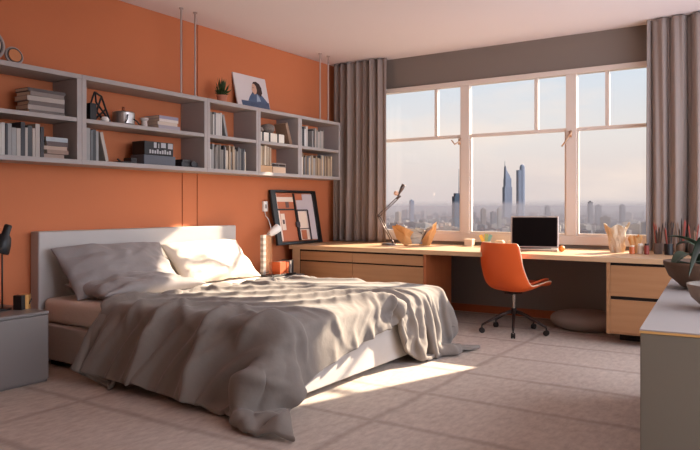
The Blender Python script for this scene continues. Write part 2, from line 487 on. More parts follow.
for k, (s_, x, y, w_, d_, h, rz, mi) in enumerate(cands[:290]):
    b = MB(); bld(b, w_, d_, h)
    o = b.build('city_building', M_bld[mi], loc=(x, y, GZ)); o.rotation_euler.z = rz
    tag(o, 'low hazy building in the dense city far below the window', 'building', 'low buildings of the distant city')
b = MB()
for (s_, x, y, w_, d_, h, rz, mi) in cands[290:]:
    b.mi = mi; b.box(-w_ / 2, w_ / 2, -d_ / 2, d_ / 2, 0, h, RotM((x, y, GZ), 0, 0, rz))
tag(b.build('distant_buildings', M_bld), 'mass of tiny hazy buildings towards the horizon', 'buildings', kind='stuff')
b = MB()
for i in range(1800):
    u = rng.uniform(372, 672); D = 1600 * (5000 / 1600) ** rng.random(); p = udir(u) * D
    r = rng.uniform(7, 18)
    if not free_spot(p.x, p.y, r * 1.08): continue
    Mx = Matrix.Translation((p.x, p.y, GZ)) @ Matrix.Diagonal((r, r, r * rng.uniform(.5, .9), 1))
    b.lathe([(1.0, 0), (1.05, 0.45), (0.7, 0.9), (0.15, 1.05)], 7, Mx)
tag(b.build('distant_trees', M_trees), 'dark tree canopy scattered between the distant buildings', 'trees', kind='stuff')
# haze: a real low layer of scattering air over the city
HAZE = 0.00050
hz = bpy.data.materials.new('city_haze'); hz.use_nodes = True
t = hz.node_tree; t.nodes.clear()
o_ = t.nodes.new('ShaderNodeOutputMaterial'); sc = t.nodes.new('ShaderNodeVolumeScatter')
sc.inputs['Color'].default_value = (0.90, 0.86, 1.0, 1); sc.inputs['Density'].default_value = HAZE * 0.19; sc.inputs['Anisotropy'].default_value = 0.0
ab = t.nodes.new('ShaderNodeVolumeAbsorption'); ab.inputs['Color'].default_value = (0, 0, 0, 1); ab.inputs['Density'].default_value = HAZE * 0.81
ads = t.nodes.new('ShaderNodeAddShader')
t.links.new(sc.outputs[0], ads.inputs[0]); t.links.new(ab.outputs[0], ads.inputs[1]); t.links.new(ads.outputs[0], o_.inputs['Volume'])
hzb = MB().box(-15000, 2500, 1000, 15000, GZ - 1, 12).build('haze', hz)
tag(hzb, 'pale evening haze lying over the distant city', 'haze', kind='stuff')

# ================================================================== curtains
M_curtain = mat('curtain_cloth', (142, 127, 120), 0.9, ns=3, amt=0.1, bump=0.12, bs=200, sheen=0.3, spec=0.1, stretch=(6, 6, 0.5))
def curtain(name, label, x0, x1, y, folds, amp, seed):
    r = random.Random(seed)
    ph = [r.uniform(0, 6.28) for _ in range(4)]
    def f(u, v):
        z = 0.775 + (3.008 - 0.775) * v
        uu = u + 0.012 * math.sin(3 * v + ph[0]) * (1 - v)
        k = folds * 2 * PI
        a = amp * (0.75 + 0.25 * (1 - v))
        s = math.sin(k * uu + 0.5 * math.sin(k * 0.37 * uu + ph[1]) + ph[2] + 0.35 * math.sin(2.2 * v + 5 * u))
        s = math.copysign(abs(s) ** 0.8, s)
        d = a * s * (0.65 + 0.35 * math.sin(k * 0.29 * uu + ph[3])) + 0.012 * math.sin(2.7 * k * uu + 2 * v)
        return (x0 + (x1 - x0) * (u + 0.018 * math.cos(k * uu)) , y + d, z)
    b = MB(); b.grid(f, 240, 40)
    o = b.build(name, M_curtain, smooth=True, solid=0.006)
    return tag(o, label, 'curtain')
curtain('curtain', 'long grey-brown pleated curtain in the corner by the orange wall', -4.87, -4.115, 7.08, 7.0, 0.055, 3)
curtain('curtain', 'long grey-brown pleated curtain at the right end of the window', -1.175, -0.35, 7.05, 5.2, 0.085, 11)
M_track = mat('track_dark', (70, 60, 55), 0.6)

# ================================================================== desk along the window
M_wood = wood('light_oak', (174, 128, 90), (152, 106, 70), axis='x')
M_woodtop = wood('pale_oak_top', (202, 168, 134), (184, 146, 110), axis='x')
M_woodside = wood('oak_side', (172, 98, 58), (146, 78, 44), axis='z')
M_dark = mat('dark_gap', (38, 28, 24), 0.8)
DT, DF = 0.765, 6.12
worktop = MB().box(-4.83, -0.30, DF, WY - 0.032, DT - 0.045, DT).build('worktop', M_woodtop, bevel=0.003)
tag(worktop, 'long pale oak worktop running under the whole window', 'desk')
def cabinet(label, x0, x1, y0, y1, z0, z1, cols, rows, sidem, toe):
    c = thing('drawer_cabinet', label, 'cabinet', ((x0 + x1) / 2, (y0 + y1) / 2, 0))
    ox, oy = (x0 + x1) / 2, (y0 + y1) / 2
    def T(b_): 
        bmesh.ops.translate(b_.bm, vec=(-ox, -oy, 0), verts=b_.bm.verts); return b_
    b = MB()
    b.box(x0, x0 + 0.03, y0, y1, z0, z1).box(x1 - 0.03, x1, y0 + 0.0, y1, z0, z1)
    b.box(x0 + 0.03, x1 - 0.03, y1 - 0.02, y1, z0, z1).box(x0 + 0.03, x1 - 0.03, y0 + 0.02, y1 - 0.02, z0, z0 + 0.02)
    T(b).build('carcass', sidem, c, bevel=0.002)
    T(MB().box(x0 + 0.03, x1 - 0.03, y0 + 0.03, y0 + 0.045, z0 + 0.02, z1 - 0.002)).build('recess_panel', M_dark, c)
    if toe:
        T(MB().box(x0 + 0.05, x1 - 0.05, y0 + 0.30, y1 - 0.04, 0, z0)).build('plinth', M_dark, c)
    if cols[0][0] > x0 + 0.05:
        T(MB().box(x0, cols[0][0] - 0.003, y0 - 0.004, y0 - 0.0005, z0, z1)).build('stile', M_woodtop, c, bevel=0.001)
    for ca, cb in cols:
        for ra, rb in rows:
            T(MB().box(ca + 0.002, cb - 0.002, y0 + 0.001, y0 + 0.0295, ra, rb)).build('drawer', M_wood, c, bevel=0.002)
    return c
cabinet('wide low oak cabinet of six drawers under the left end of the worktop', -4.79, -3.085, DF + 0.02, 6.75, 0.09, DT - 0.046,
        ((-4.68, -3.97), (-3.97, -3.117)), ((0.60, 0.70), (0.385, 0.585), (0.11, 0.355)), M_woodside, True)
cabinet('oak cabinet of two deep drawers under the right end of the worktop', -1.34, -0.34, DF + 0.02, 6.75, 0.10, DT - 0.046,
        ((-1.31, -0.37),), ((0.43, 0.695), (0.12, 0.40)), M_wood, True)
# light front lip of the left cabinet
# floor cushion
b = MB()
def cush(u, v):
    a = 2 * PI * u; 
    return (0, 0, 0)
prof = [(0.0, 0.0), (0.22, 0.0), (0.30, 0.012), (0.36, 0.08), (0.34, 0.14), (0.24, 0.18), (0.0, 0.20)]
b.lathe([(max(r, 0.002), z) for r, z in prof], 32, Matrix.Diagonal((1.0, 0.72, 1, 1)))
o = b.build('floor_cushion', mat('cushion_cloth', (150, 134, 126), 0.9, ns=6, bump=0.2, bs=40), smooth=True, sub=1, loc=(-1.67, 6.80, 0.002))
tag(o, 'round grey-brown cushion lying on the floor beside the two-drawer cabinet', 'cushion')

# ================================================================== swivel chair
def make_chair():
    c = thing('swivel_chair', 'orange shell swivel chair on a dark five-star base at the desk', 'chair', (-2.21, 6.26, 0), R(-22))
    Mo = mat('orange_shell', (222, 92, 34), 0.5, ns=3, amt=0.08, bump=0.05, bs=150, spec=0.4)
    Mr = mat('cream_edge', (226, 190, 160), 0.5)
    Mm = mat('chair_metal_dark', (62, 48, 44), 0.4, metal=0.6)
    prof = [(0.285, 0.488), (0.255, 0.505), (0.16, 0.497), (0.04, 0.475), (-0.06, 0.462), (-0.135, 0.475), (-0.19, 0.515), (-0.222, 0.575), (-0.24, 0.66), (-0.25, 0.75), (-0.258, 0.83), (-0.26, 0.868)]
    prof = [(y_, 0.868 + (z_ - 0.868) * 1.14) for y_, z_ in prof]
    wid = [0.17, 0.205, 0.228, 0.24, 0.245, 0.247, 0.248, 0.246, 0.24, 0.232, 0.222, 0.195]
    n = len(prof) - 1
    def f(u, v):
        t_ = v * n; i = min(int(t_), n - 1); q = t_ - i
        fy = prof[i][0] * (1 - q) + prof[i + 1][0] * q
        fz = prof[i][1] * (1 - q) + prof[i + 1][1] * q
        wd = wid[i] * (1 - q) + wid[i + 1] * q
        s = 2 * u - 1
        back = max(0, min(1, (v - 0.35) / 0.3))
        lift = (1 - back) * 0.055 * s ** 4 * math.sin(PI * min(1, v * 1.6 + 0.15)); fwd = back * (0.085 * s * s) 
        mid = math.exp(-((v - 0.5) / 0.18) ** 2) * 0.05 * s ** 4
        return (s * wd * 1.10, fy * 1.08 + fwd + mid, fz + lift + mid)
    b = MB(); b.grid(f, 16, 24)
    o = b.build('shell', [Mo, Mr], c, smooth=True)
    d = o.modifiers.new('solid', 'SOLIDIFY'); d.thickness = 0.02; d.offset = 0; d.material_offset_rim = 1
    d = o.modifiers.new('sub', 'SUBSURF'); d.levels = 1; d.render_levels = 1
    b = MB(); b.grid(lambda u, v: (lambda p: (p[0] * 0.86, p[1] * 1.0 , p[2] + 0.022))(f(u, 0.04 + v * 0.40)), 12, 10)
    b.build('seat_pad', mat('seat_pad_cloth', (196, 84, 40), 0.8, bump=0.1, bs=80), c, smooth=True, solid=0.022, sub=1)
    b = MB(); b.lathe([(0.014, 0.16), (0.014, 0.30), (0.018, 0.30), (0.018, 0.37)], 16)
    b.build('gas_lift', mat('chair_chrome', (190, 176, 166), 0.25, metal=0.9), c, smooth=False)
    b = MB(); b.box(-0.05, 0.05, -0.08, 0.06, 0.372, 0.388)
    b.build('seat_plate', Mm, c, bevel=0.004)
    for k in range(5):
        a = R(72 * k + 22)
        ca, sa = math.cos(a), math.sin(a)
        b = MB()
        b.tube([(0.015 * ca, 0.015 * sa, 0.205), (0.12 * ca, 0.12 * sa, 0.175), (0.25 * ca, 0.25 * sa, 0.108), (0.31 * ca, 0.31 * sa, 0.078)], 0.017, 8, 0.011)
        lg = b.build('leg', Mm, c, smooth=True)
        b = MB(); b.tube([(0.31 * ca, 0.31 * sa, 0.078), (0.31 * ca, 0.31 * sa, 0.05)], 0.007)
        M_ = RotM((0.31 * ca, 0.31 * sa, 0.026), 0, R(90), a + R(90))
        b.lathe([(0.020, -0.02), (0.026, -0.016), (0.026, -0.004), (0.018, -0.003), (0.018, 0.003), (0.026, 0.004), (0.026, 0.016), (0.020, 0.02)], 16, M_)
        b.build('caster', M_dark, lg)
    b = MB(); b.lathe([(0.028, 0.18), (0.028, 0.225), (0.02, 0.235)], 16); b.build('base_hub', Mm, c)
make_chair()

# ================================================================== bed
M_bed = mat('bed_fabric_white', (184, 178, 174), 0.85, ns=6, amt=0.06, bump=0.10, bs=220, spec=0.15)
M_sheet = mat('mattress_white', (222, 214, 206), 0.9, ns=5, amt=0.06, bump=0.15, bs=30)
M_duvet = mat('duvet_cloth', (128, 119, 112), 0.9, ns=5, amt=0.08, bump=0.25, bs=16, sheen=0.2, spec=0.12)
bed = thing('bed', 'wide low bed with pale grey upholstered headboard and base', 'bed', (-3.7, 4.11, 0))
def atbed(b):
    bmesh.ops.translate(b.bm, vec=(3.7, -4.11, 0), verts=b.bm.verts); return b
atbed(MB().box(-4.945, -4.83, 3.035, 5.24, 0.0, 1.01)).build('headboard', M_bed, bed, bevel=0.012)
b = MB(); b.box(-4.83, -2.50, 3.03, 5.20, 0.045, 0.31)
atbed(b).build('bed_base', M_bed, bed, bevel=0.012)
for (x, y) in ((-4.7, 3.12), (-4.7, 5.1), (-2.62, 3.12), (-2.62, 5.1)):
    atbed(MB().box(x - 0.04, x + 0.04, y - 0.04, y + 0.04, 0, 0.045)).build('leg', M_dark, bed)
mt_ = MB(); mt_.box(-4.825, -2.54, 3.06, 5.17, 0.312, 0.50)
mo = mt_.build('mattress', M_sheet)
d = mo.modifiers.new('bevel', 'BEVEL'); d.width = 0.05; d.segments = 4
mo.data.polygons.foreach_set('use_smooth', [True] * len(mo.data.polygons))
tag(mo, 'thick white mattress lying on the bed base', 'mattress')

def pillow(name, label, m, L_, W_, T_, loc, rot, seed, wr=0.012):
    def surf(sgn):
        def f(u, v):
            a, c = 2 * u - 1, 2 * v - 1
            e = max(0.0, (1 - a * a) * (1 - c * c))
            th = T_ * 0.5 * e ** 0.42
            x = L_ / 2 * a * (1 - 0.07 * (1 - c * c)); y = W_ / 2 * c * (1 - 0.09 * (1 - a * a))
            p = Vector((a * 2.2 + seed, c * 2.0, sgn * 3.1))
            nn = noise.fractal(p, 0.9, 2.0, 3) * wr * 2.2
            rad = math.sin(9 * math.atan2(c, a) + seed) * 0.008 * (a * a + c * c)
            edge = min(1, e * 6)
            return (x, y, sgn * (th + edge * (nn + rad)) - 0.03 * a * a + 0.02 * c * c)
        return f
    b = MB(); n = 36
    b.grid(surf(1), n, n); b.grid(surf(-1), n, n)
    bmesh.ops.remove_doubles(b.bm, verts=b.bm.verts, dist=0.0008)
    o = b.build(name, m, smooth=True, sub=1, loc=loc)
    o.rotation_euler = rot
    return tag(o, label, 'pillow')
M_pg = mat('pillow_grey_cloth', (138, 130, 128), 0.9, ns=6, amt=0.06, bump=0.15, bs=20, sheen=0.2)
M_pc = mat('pillow_cream_cloth', (222, 208, 190), 0.9, ns=6, amt=0.05, bump=0.15, bs=20, sheen=0.2)
p1 = pillow('pillow', 'large grey pillow leaning on the left half of the headboard', M_pg, 1.10, 0.52, 0.20, (-4.58, 3.62, 0.70), Euler((R(48), 0, R(90))), 1.3)
p2 = pillow('pillow', 'large cream pillow leaning on the right half of the headboard', M_pc, 1.02, 0.50, 0.20, (-4.60, 4.68, 0.69), Euler((R(46), 0, R(90))), 4.1)
p3 = pillow('pillow', 'flat grey pillow under the leaning grey pillow, half under the duvet', M_pg, 1.04, 0.50, 0.15, (-4.38, 3.62, 0.59), Euler((R(6), 0, R(90))), 7.7)

def make_duvet():
    """cloth relaxed over the bed: distance constraints on a grid, pushed out of the bed, the pillows and the floor"""
    import numpy as np
    rs = np.random.RandomState(7)
    nx, ny = 76, 104
    X0, X1, Y0, Y1 = -4.50, -2.13, 2.60, 5.66
    u = np.linspace(0, 1, nx + 1)[None, :]; v = np.linspace(0, 1, ny + 1)[:, None]
    rx = X0 + (X1 - X0) * u + 0 * v + u * u * ((0.36 * (v < 0.5) + 0.30 * (v >= 0.5)) * np.abs(2 * v - 1) ** 4.0 - 0.30 + 0.04 * np.sin(7 * v)) - u ** 3 * 0.10 * v
    rx = rx - 0.20 * (1 - u) ** 1.5 * np.clip(1 - v / 0.22, 0, 1)
    rx = rx + (1 - u) ** 2 * 0.10 * np.sin(3.4 * v + 0.4)
    ry = Y0 + (Y1 - Y0) * v + 0 * u - 0.06 * u ** 3 * (1 - v) ** 8 + 0.10 * (1 - u) ** 2 * (1 - v) ** 4
    p = np.stack([rx, ry, 0 * rx], 2)
    rest = p.copy()
    # start laid flat above the bed, slightly gathered, with soft random waves
    zz = np.zeros((ny + 1, nx + 1))
    for k in range(26):
        a_ = rs.uniform(-0.9, 0.9) + (PI / 2 if k % 2 else 0.3)
        f_ = rs.uniform(3, 15); ph = rs.uniform(0, 6.28)
        zz += 0.085 / f_ ** 0.5 * np.sin(f_ * (np.cos(a_) * rx + np.sin(a_) * ry) + ph + 1.3 * np.sin(2.1 * ry + ph) )
    cx, cy = -3.5, 4.12
    p[..., 0] = cx + (p[..., 0] - cx) * 0.95
    p[..., 1] = cy + (p[..., 1] - cy) * 0.93
    p[..., 2] = 0.70 + zz + 0.28 * np.clip(1 - u / 0.16, 0, 1)
    pv = p.copy()
    cons = []
    def pair(sl_a, sl_b, k):
        ra, rb = rest[sl_a], rest[sl_b]
        L = np.linalg.norm(ra - rb, axis=2) * 1.0
        cons.append((sl_a, sl_b, L, k))
    E_ = slice(None)
    def batches(axis, step, k):
        n = nx if axis == 1 else ny
        for st in range(2 * step):
            idx = [i for i in range(st, n + 1 - step, 2 * step)]
            if not idx: continue
            ia = slice(st, idx[-1] + 1, 2 * step); ib = slice(st + step, idx[-1] + step + 1, 2 * step)
            if axis == 1: pair((E_, ia), (E_, ib), k)
            else: pair((ia, E_), (ib, E_), k)
    batches(0, 1, 1.0); batches(1, 1, 1.0)
    for st in (0, 1):
        for sx in (0, 1):
            na = (ny - st - 1) // 2 + 1; nb = (nx - sx - 1) // 2 + 1
            pair((slice(st, st + 2 * na - 1, 2), slice(sx, sx + 2 * nb - 1, 2)), (slice(st + 1, st + 2 * na, 2), slice(sx + 1, sx + 2 * nb, 2)), 0.25)
            pair((slice(st, st + 2 * na - 1, 2), slice(sx + 1, sx + 2 * nb, 2)), (slice(st + 1, st + 2 * na, 2), slice(sx, sx + 2 * nb - 1, 2)), 0.25)
    nb_long = len(cons)
    batches(0, 3, BEND); batches(1, 3, BEND)
    batches(0, 2, BEND); batches(1, 2, BEND)
    bc = np.array([(-4.85 - 2.50) / 2, (3.03 + 5.20) / 2, 0.2]); bh = np.array([(4.85 - 2.50) / 2, (5.20 - 3.03) / 2, 0.315])
    rad = 0.055
    ell = [(-4.60, 3.62, 0.60, 0.26, 0.60, 0.22), (-4.62, 4.70, 0.60, 0.24, 0.55, 0.20), (-4.42, 3.60, 0.56, 0.27, 0.52, 0.10)]
    def collide(p, pv):
        d = p - bc
        q = np.abs(d) - (bh - rad)
        qp = np.maximum(q, 0)
        l = np.linalg.norm(qp, axis=2)
        inside_core = (q.max(2) <= 0)
        sd = l - rad
        n = qp / np.maximum(l, 1e-6)[..., None] * np.sign(d)
        n = np.where(inside_core[..., None], np.array([0, 0, 1.0]), n)
        pen = np.where(inside_core, (bh[2] - d[..., 2]), -sd)
        hit = (pen > 0)
        p = p + n * np.where(hit, pen, 0)[..., None]
        for (ex, ey, ez, ax, ay, az) in ell:
            c = np.array([ex, ey, ez]); r_ = np.array([ax, ay, az]) + 0.02
            dd = (p - c) / r_; m = np.linalg.norm(dd, axis=2)
            h2 = m < 1
            p = np.where(h2[..., None], c + (p - c) / np.maximum(m, 0.2)[..., None], p)
            hit = hit | h2
        # body of the filling keeps the hanging side off the mattress
        zc = np.clip(0.50 - p[..., 2], 0, 0.5)
        yl = 3.03 - 0.36 * zc; xl = -2.46 + 0.06 * zc
        hs = (p[..., 2] < 0.5) & (p[..., 1] > yl) & (p[..., 1] < 3.25) & (p[..., 0] < xl)
        p[..., 0] = np.where((p[..., 2] < 0.5) & (p[..., 0] > -2.75) & (p[..., 0] < xl) & (p[..., 1] > yl + 0.02) & (p[..., 1] < 5.2), xl, p[..., 0])
        hs = hs & (p[..., 0] < xl)
        p[..., 1] = np.where(hs, yl, p[..., 1]); hit = hit | hs
        hf = p[..., 2] < 0.022
        p[..., 2] = np.where(hf, 0.022, p[..., 2])
        p[..., 0] = np.maximum(p[..., 0], -4.76)
        hit = hit | hf
        # friction: hold most of the sideways motion where the cloth touches
        pv = np.where(hit[..., None], p - (p - pv) * 0.25, pv)
        return p, pv
    for it in range(STEPS):
        vel = (p - pv) * 0.965
        pv = p.copy()
        p = p + vel + np.array([0, 0, -0.0011])
        if it < STEPS * 0.45:      # somebody pushes the cover towards the middle
            k = 0.0011
            p[:, :8, 0] += k * 0.9
            p[int(ny * .35):int(ny * .7), -6:, 0] -= k * 0.3
            p[int(ny * .08):int(ny * .34), -14:, 0] += k * 0.35
        for rep in range(10):
            for ci, (sa, sb, L, k) in enumerate(cons):
                if ci >= nb_long and rep % 3: continue
                a_, b_ = p[sa], p[sb]
                d = b_ - a_
                ln = np.linalg.norm(d, axis=2)
                if ci >= nb_long:
                    kk = np.where(ln < L, k, 0.0)
                else:
                    kk = k
                c = (0.5 * kk * (ln - L) / np.maximum(ln, 1e-6))[..., None] * d
                p[sa] = a_ + c; p[sb] = b_ - c
        p, pv = collide(p, pv)
    # finer creases: ridged waves along the cloth normal, on a twice finer grid
    def up(a_):
        q = np.empty((a_.shape[0] * 2 - 1,) + a_.shape[1:]); q[::2] = a_; q[1::2] = (a_[1:] + a_[:-1]) / 2
        return q
    def fine(a_):
        return np.swapaxes(up(np.swapaxes(up(a_), 0, 1)), 0, 1)
    for _ in range(2):
        p[1:-1, 1:-1] = p[1:-1, 1:-1] * 0.6 + 0.1 * (p[2:, 1:-1] + p[:-2, 1:-1] + p[1:-1, 2:] + p[1:-1, :-2])
    p = fine(p); rr = fine(rest); nx *= 2; ny *= 2
    for _ in range(2):
        p[1:-1, 1:-1] = p[1:-1, 1:-1] * 0.5 + 0.125 * (p[2:, 1:-1] + p[:-2, 1:-1] + p[1:-1, 2:] + p[1:-1, :-2])
    du = np.gradient(p, axis=1); dv = np.gradient(p, axis=0)
    nn = np.cross(du, dv); nn /= np.maximum(np.linalg.norm(nn, axis=2), 1e-9)[..., None]
    qx, qy = rr[..., 0], rr[..., 1]
    def wave(seed, f0, n=7):
        r2 = np.random.RandomState(seed); o_ = 0 * qx
        for k in range(n):
            a_ = r2.uniform(0, 2 * PI); f_ = f0 * r2.uniform(0.5, 1.5)
            o_ = o_ + np.sin(f_ * (qx * np.cos(a_) + qy * np.sin(a_)) + r2.uniform(0, 6.28))
        return o_ / n ** 0.5
    side = np.clip((3.10 - qy) / 0.15, 0, 1); foot = np.clip((qx + 2.62) / 0.12, 0, 1)
    w1 = wave(1, 2.6) * 1.6; w2 = wave(2, 3.2) * 1.6; w3 = wave(3, 6) * 0.8
    def ridge(ph, sharp):
        return (1 - np.abs(np.sin(ph))) ** sharp
    top = ridge(9.0 * (qx * 0.80 - qy * 0.60) + w1 + w3, 3.0) * 0.055 + ridge(15.0 * (qx * 0.25 + qy * 0.97) + w2 + w1, 2.6) * 0.028 * (0.5 + 0.5 * np.sin(w3 * 2)) + ridge(24 * (qx * 0.9 + qy * 0.42) + 2 * w2, 1.8) * 0.008
    hang = ridge(7.0 * (qx * 0.86 - qy * 0.50) + w1 * 0.8, 2.1) * 0.062 + ridge(16.0 * (qx * 0.95 - qy * 0.35) + w2, 2.4) * 0.022
    ft = ridge(10.0 * qy + w2 * 0.8, 1.6) * 0.036 + 0.3 * top
    amp = top * (1 - np.maximum(side, foot)) + np.maximum(side * hang, foot * ft)
    rag = np.clip(1.0 + 0.35 * w2, 0.3, 1.5)
    puff = np.clip(np.minimum.reduce([qx - qx.min(), qy - qy.min(), qy.max() - qy]) / 0.06, 0.2, 1)
    if nn[..., 2].mean() < 0: nn = -nn
    p = p + nn * (amp * rag * puff)[..., None]
    p[..., 2] = np.maximum(p[..., 2], 0.02)
    b = MB()
    b._add([tuple(map(float, q)) for q in p.reshape(-1, 3)], [(j * (nx + 1) + i, j * (nx + 1) + i + 1, (j + 1) * (nx + 1) + i + 1, (j + 1) * (nx + 1) + i) for j in range(ny) for i in range(nx)])
    o = b.build('duvet', M_duvet, smooth=True)
    d = o.modifiers.new('solid', 'SOLIDIFY'); d.thickness = 0.030; d.offset = 0.0
    d = o.modifiers.new('sub', 'SUBSURF'); d.levels = 1; d.render_levels = 1
    tag(o, 'rumpled grey duvet spread over the bed, corners trailing to the floor', 'duvet')
BEND = 0.08
STEPS = 170
make_duvet()

# ================================================================== nightstands
M_ns = mat('nightstand_lacquer', (122, 115, 112), 0.5, ns=4, amt=0.05)
M_black = mat('matte_black', (24, 22, 24), 0.45, ns=10)
def nightstand(label, x0, x1, y0, y1, h):
    c = thing('nightstand', label, 'nightstand', ((x0 + x1) / 2, (y0 + y1) / 2, 0))
    hx, hy = (x1 - x0) / 2, (y1 - y0) / 2
    b = MB(); b.box(-hx, hx - 0.02, -hy, hy, 0.0, h - 0.02); b.build('body', M_ns, c, bevel=0.003)
    b = MB(); b.box(-hx, hx, -hy - 0.002, hy + 0.002, h - 0.02, h); b.build('top', M_ns, c, bevel=0.003)
    for z0, z1 in ((0.02, h - 0.026),):
        MB().box(hx - 0.019, hx, -hy + 0.004, hy - 0.004, z0, z1).build('drawer', M_ns, c, bevel=0.002)
    return c
nightstand('plain grey nightstand left of the bed, cut by the picture edge', -4.94, -4.28, 1.95, 2.765, 0.485)
nightstand('small grey nightstand between the bed and the oak cabinet', -4.94, -4.46, 5.40, 5.93, 0.47)

# black lamp on left nightstand
lp = thing('table_lamp', 'black table lamp with a tilted cone head on the left nightstand', 'lamp', (-4.60, 2.60, 0.486))
MB().lathe([(0.075, 0), (0.075, 0.012), (0.02, 0.018)], 24).build('lamp_base', M_black, lp, smooth=False)
MB().tube([(0.03, 0, 0.015), (0.03, 0.0, 0.50)], 0.006).build('pole', M_black, lp, smooth=True)
b = MB(); Mh = RotM((0.03, 0.0, 0.46), R(-14), R(10), 0)
b.lathe([(0.060, -0.065), (0.064, -0.055), (0.058, 0.0), (0.045, 0.05), (0.026, 0.07), (0.026, 0.13), (0.018, 0.138)], 24, Mh)
b.build('lamp_shade', M_black, lp, smooth=True)
b = MB(); b.lathe([(0.0005, -0.06), (0.03, -0.068), (0.055, -0.066)], 20, Mh); b.build('diffuser', mat('lamp_disc_cream', (224, 190, 160), 0.6), lp, smooth=True)
# black and gold clock block
ck = thing('desk_clock', 'small black and brass block clock on the left nightstand', 'clock', (-4.50, 2.70, 0.486), R(20))
MB().box(-0.035, 0.035, -0.045, -0.005, 0, 0.10).build('clock_body', M_black, ck, bevel=0.004)
MB().lathe([(0.040, 0.0), (0.040, 0.10)], 20, RotM((0, 0.03, 0), 0, 0, 0)).build('clock_drum', mat('brass_gold', (214, 160, 96), 0.3, metal=0.7), ck)
b = MB(); b.tube([(0.045, 0.03, 0.05), (0.047, 0.04, 0.07)], 0.004).tube([(0.045, 0.03, 0.05), (0.047, 0.02, 0.035)], 0.004); b.build('clock_hand', M_black, ck)

# things on right nightstand
M_white = mat('white_plastic', (232, 226, 220), 0.4, ns=6, amt=0.04)
M_grey_st = mat('grey_stripe', (150, 138, 130), 0.6)
tray = MB(); tray.box(-0.15, 0.15, -0.2, 0.2, 0, 0.012).box(-0.15, -0.14, -0.2, 0.2, 0.012, 0.022).box(0.14, 0.15, -0.2, 0.2, 0.012, 0.022)
tag(tray.build('tray', M_black, loc=(-4.63, 5.60, 0.471), bevel=0.002), 'flat black tray on the small right nightstand', 'tray')
lm = thing('table_lamp', 'slim lamp with a clear panel, striped post and tilted white head, right of the bed', 'lamp', (-4.66, 5.47, 0.484))
b = MB()
for i in range(14):
    b.mi = i % 2; w_ = 0.021
    b.box(-w_, w_, -w_, w_, 0.03 * i, 0.03 * i + 0.03)
b.build('pole', [M_grey_st, mat('pale_stripe', (184, 172, 162), 0.6)], lm)
acr = bpy.data.materials.new('clear_acrylic'); acr.use_nodes = True
t = acr.node_tree; t.nodes.clear()
o_ = t.nodes.new('ShaderNodeOutputMaterial'); tr = t.nodes.new('ShaderNodeBsdfTransparent'); gl = t.nodes.new('ShaderNodeBsdfPrincipled')
tr.inputs[0].default_value = (0.97, 0.93, 0.88, 1); gl.inputs['Roughness'].default_value = 0.15; gl.inputs['Base Color'].default_value = lin((226, 176, 134))
nn = t.nodes.new('ShaderNodeTexNoise'); nn.inputs['Scale'].default_value = 9
mr_ = t.nodes.new('ShaderNodeMapRange'); mr_.inputs['To Min'].default_value = 0.1; mr_.inputs['To Max'].default_value = 0.5
mxs = t.nodes.new('ShaderNodeMixShader')
t.links.new(nn.outputs[0], mr_.inputs[0]); t.links.new(mr_.outputs[0], mxs.inputs[0]); t.links.new(tr.outputs[0], mxs.inputs[1]); t.links.new(gl.outputs[0], mxs.inputs[2]); t.links.new(mxs.outputs[0], o_.inputs[0])
b = MB(); b.box(-0.012, 0.012, 0.023, 0.135, 0.0, 0.41); b.build('clear_panel', acr, lm, bevel=0.003)
b = MB()
b.lathe([(0.008, -0.075), (0.03, -0.068), (0.044, 0.0), (0.048, 0.075), (0.04, 0.078)], 18, RotM((0.0, 0.17, 0.455), R(-62), R(12), 0))
b.build('lamp_head', M_white, lm, smooth=True)
b = MB(); b.tube([(0, 0.0, 0.40), (0, 0.09, 0.43), (0, 0.13, 0.44)], 0.006); b.build('arm', M_grey_st, lm)
cd = thing('wall_switch', 'white switch with a hanging cord on the orange wall beside the framed panel', 'switch', (-4.948, 5.82, 1.15))
MB().box(0, 0.03, -0.035, 0.035, -0.0, 0.115).build('switch_body', M_white, cd, bevel=0.006)
MB().box(0.0305, 0.033, -0.01, 0.01, 0.035, 0.08).build('rocker', mat('dim_grey', (120, 112, 106), 0.5), cd)
b = MB(); b.tube([(0.015, 0, 0.0), (0.02, 0.01, -0.05), (0.03, 0.045, -0.09), (0.05, 0.05, -0.15), (0.09, 0.02, -0.21)], 0.006); b.build('cord', M_white, cd, smooth=True)
M_bk = {}
def bookmat(i, c):
    return mat('book_cover_%d_%d_%d' % c, c, 0.6, ns=12, amt=0.15, bump=0.05, bs=60)
M_page = mat('paper_pages', (226, 214, 196), 0.85, c2=(196, 182, 164), ns=30, stretch=(1, 30, 1))

def book(label, c, th, h, d, loc, rot=(0, 0, 0), group=None, cat='book', name='book'):
    """upright book: thickness along y, depth along x (spine at +x), height z; origin at bottom centre. Cover mesh + page block child"""
    m = bookmat(0, c); e = min(0.003, th * 0.15)
    b = MB()
    b.box(-d / 2, d / 2, -th / 2, -th / 2 + e, 0, h).box(-d / 2, d / 2, th / 2 - e, th / 2, 0, h)
    b.box(d / 2 - e, d / 2, -th / 2 + e, th / 2 - e, 0, h)
    o = b.build(name, m, loc=loc)
    o.rotation_euler = rot
    MB().box(-d / 2 + 0.006, d / 2 - e, -th / 2 + e, th / 2 - e, 0.004, h - 0.004).build('page_block', M_page, o)
    return tag(o, label, cat, group)

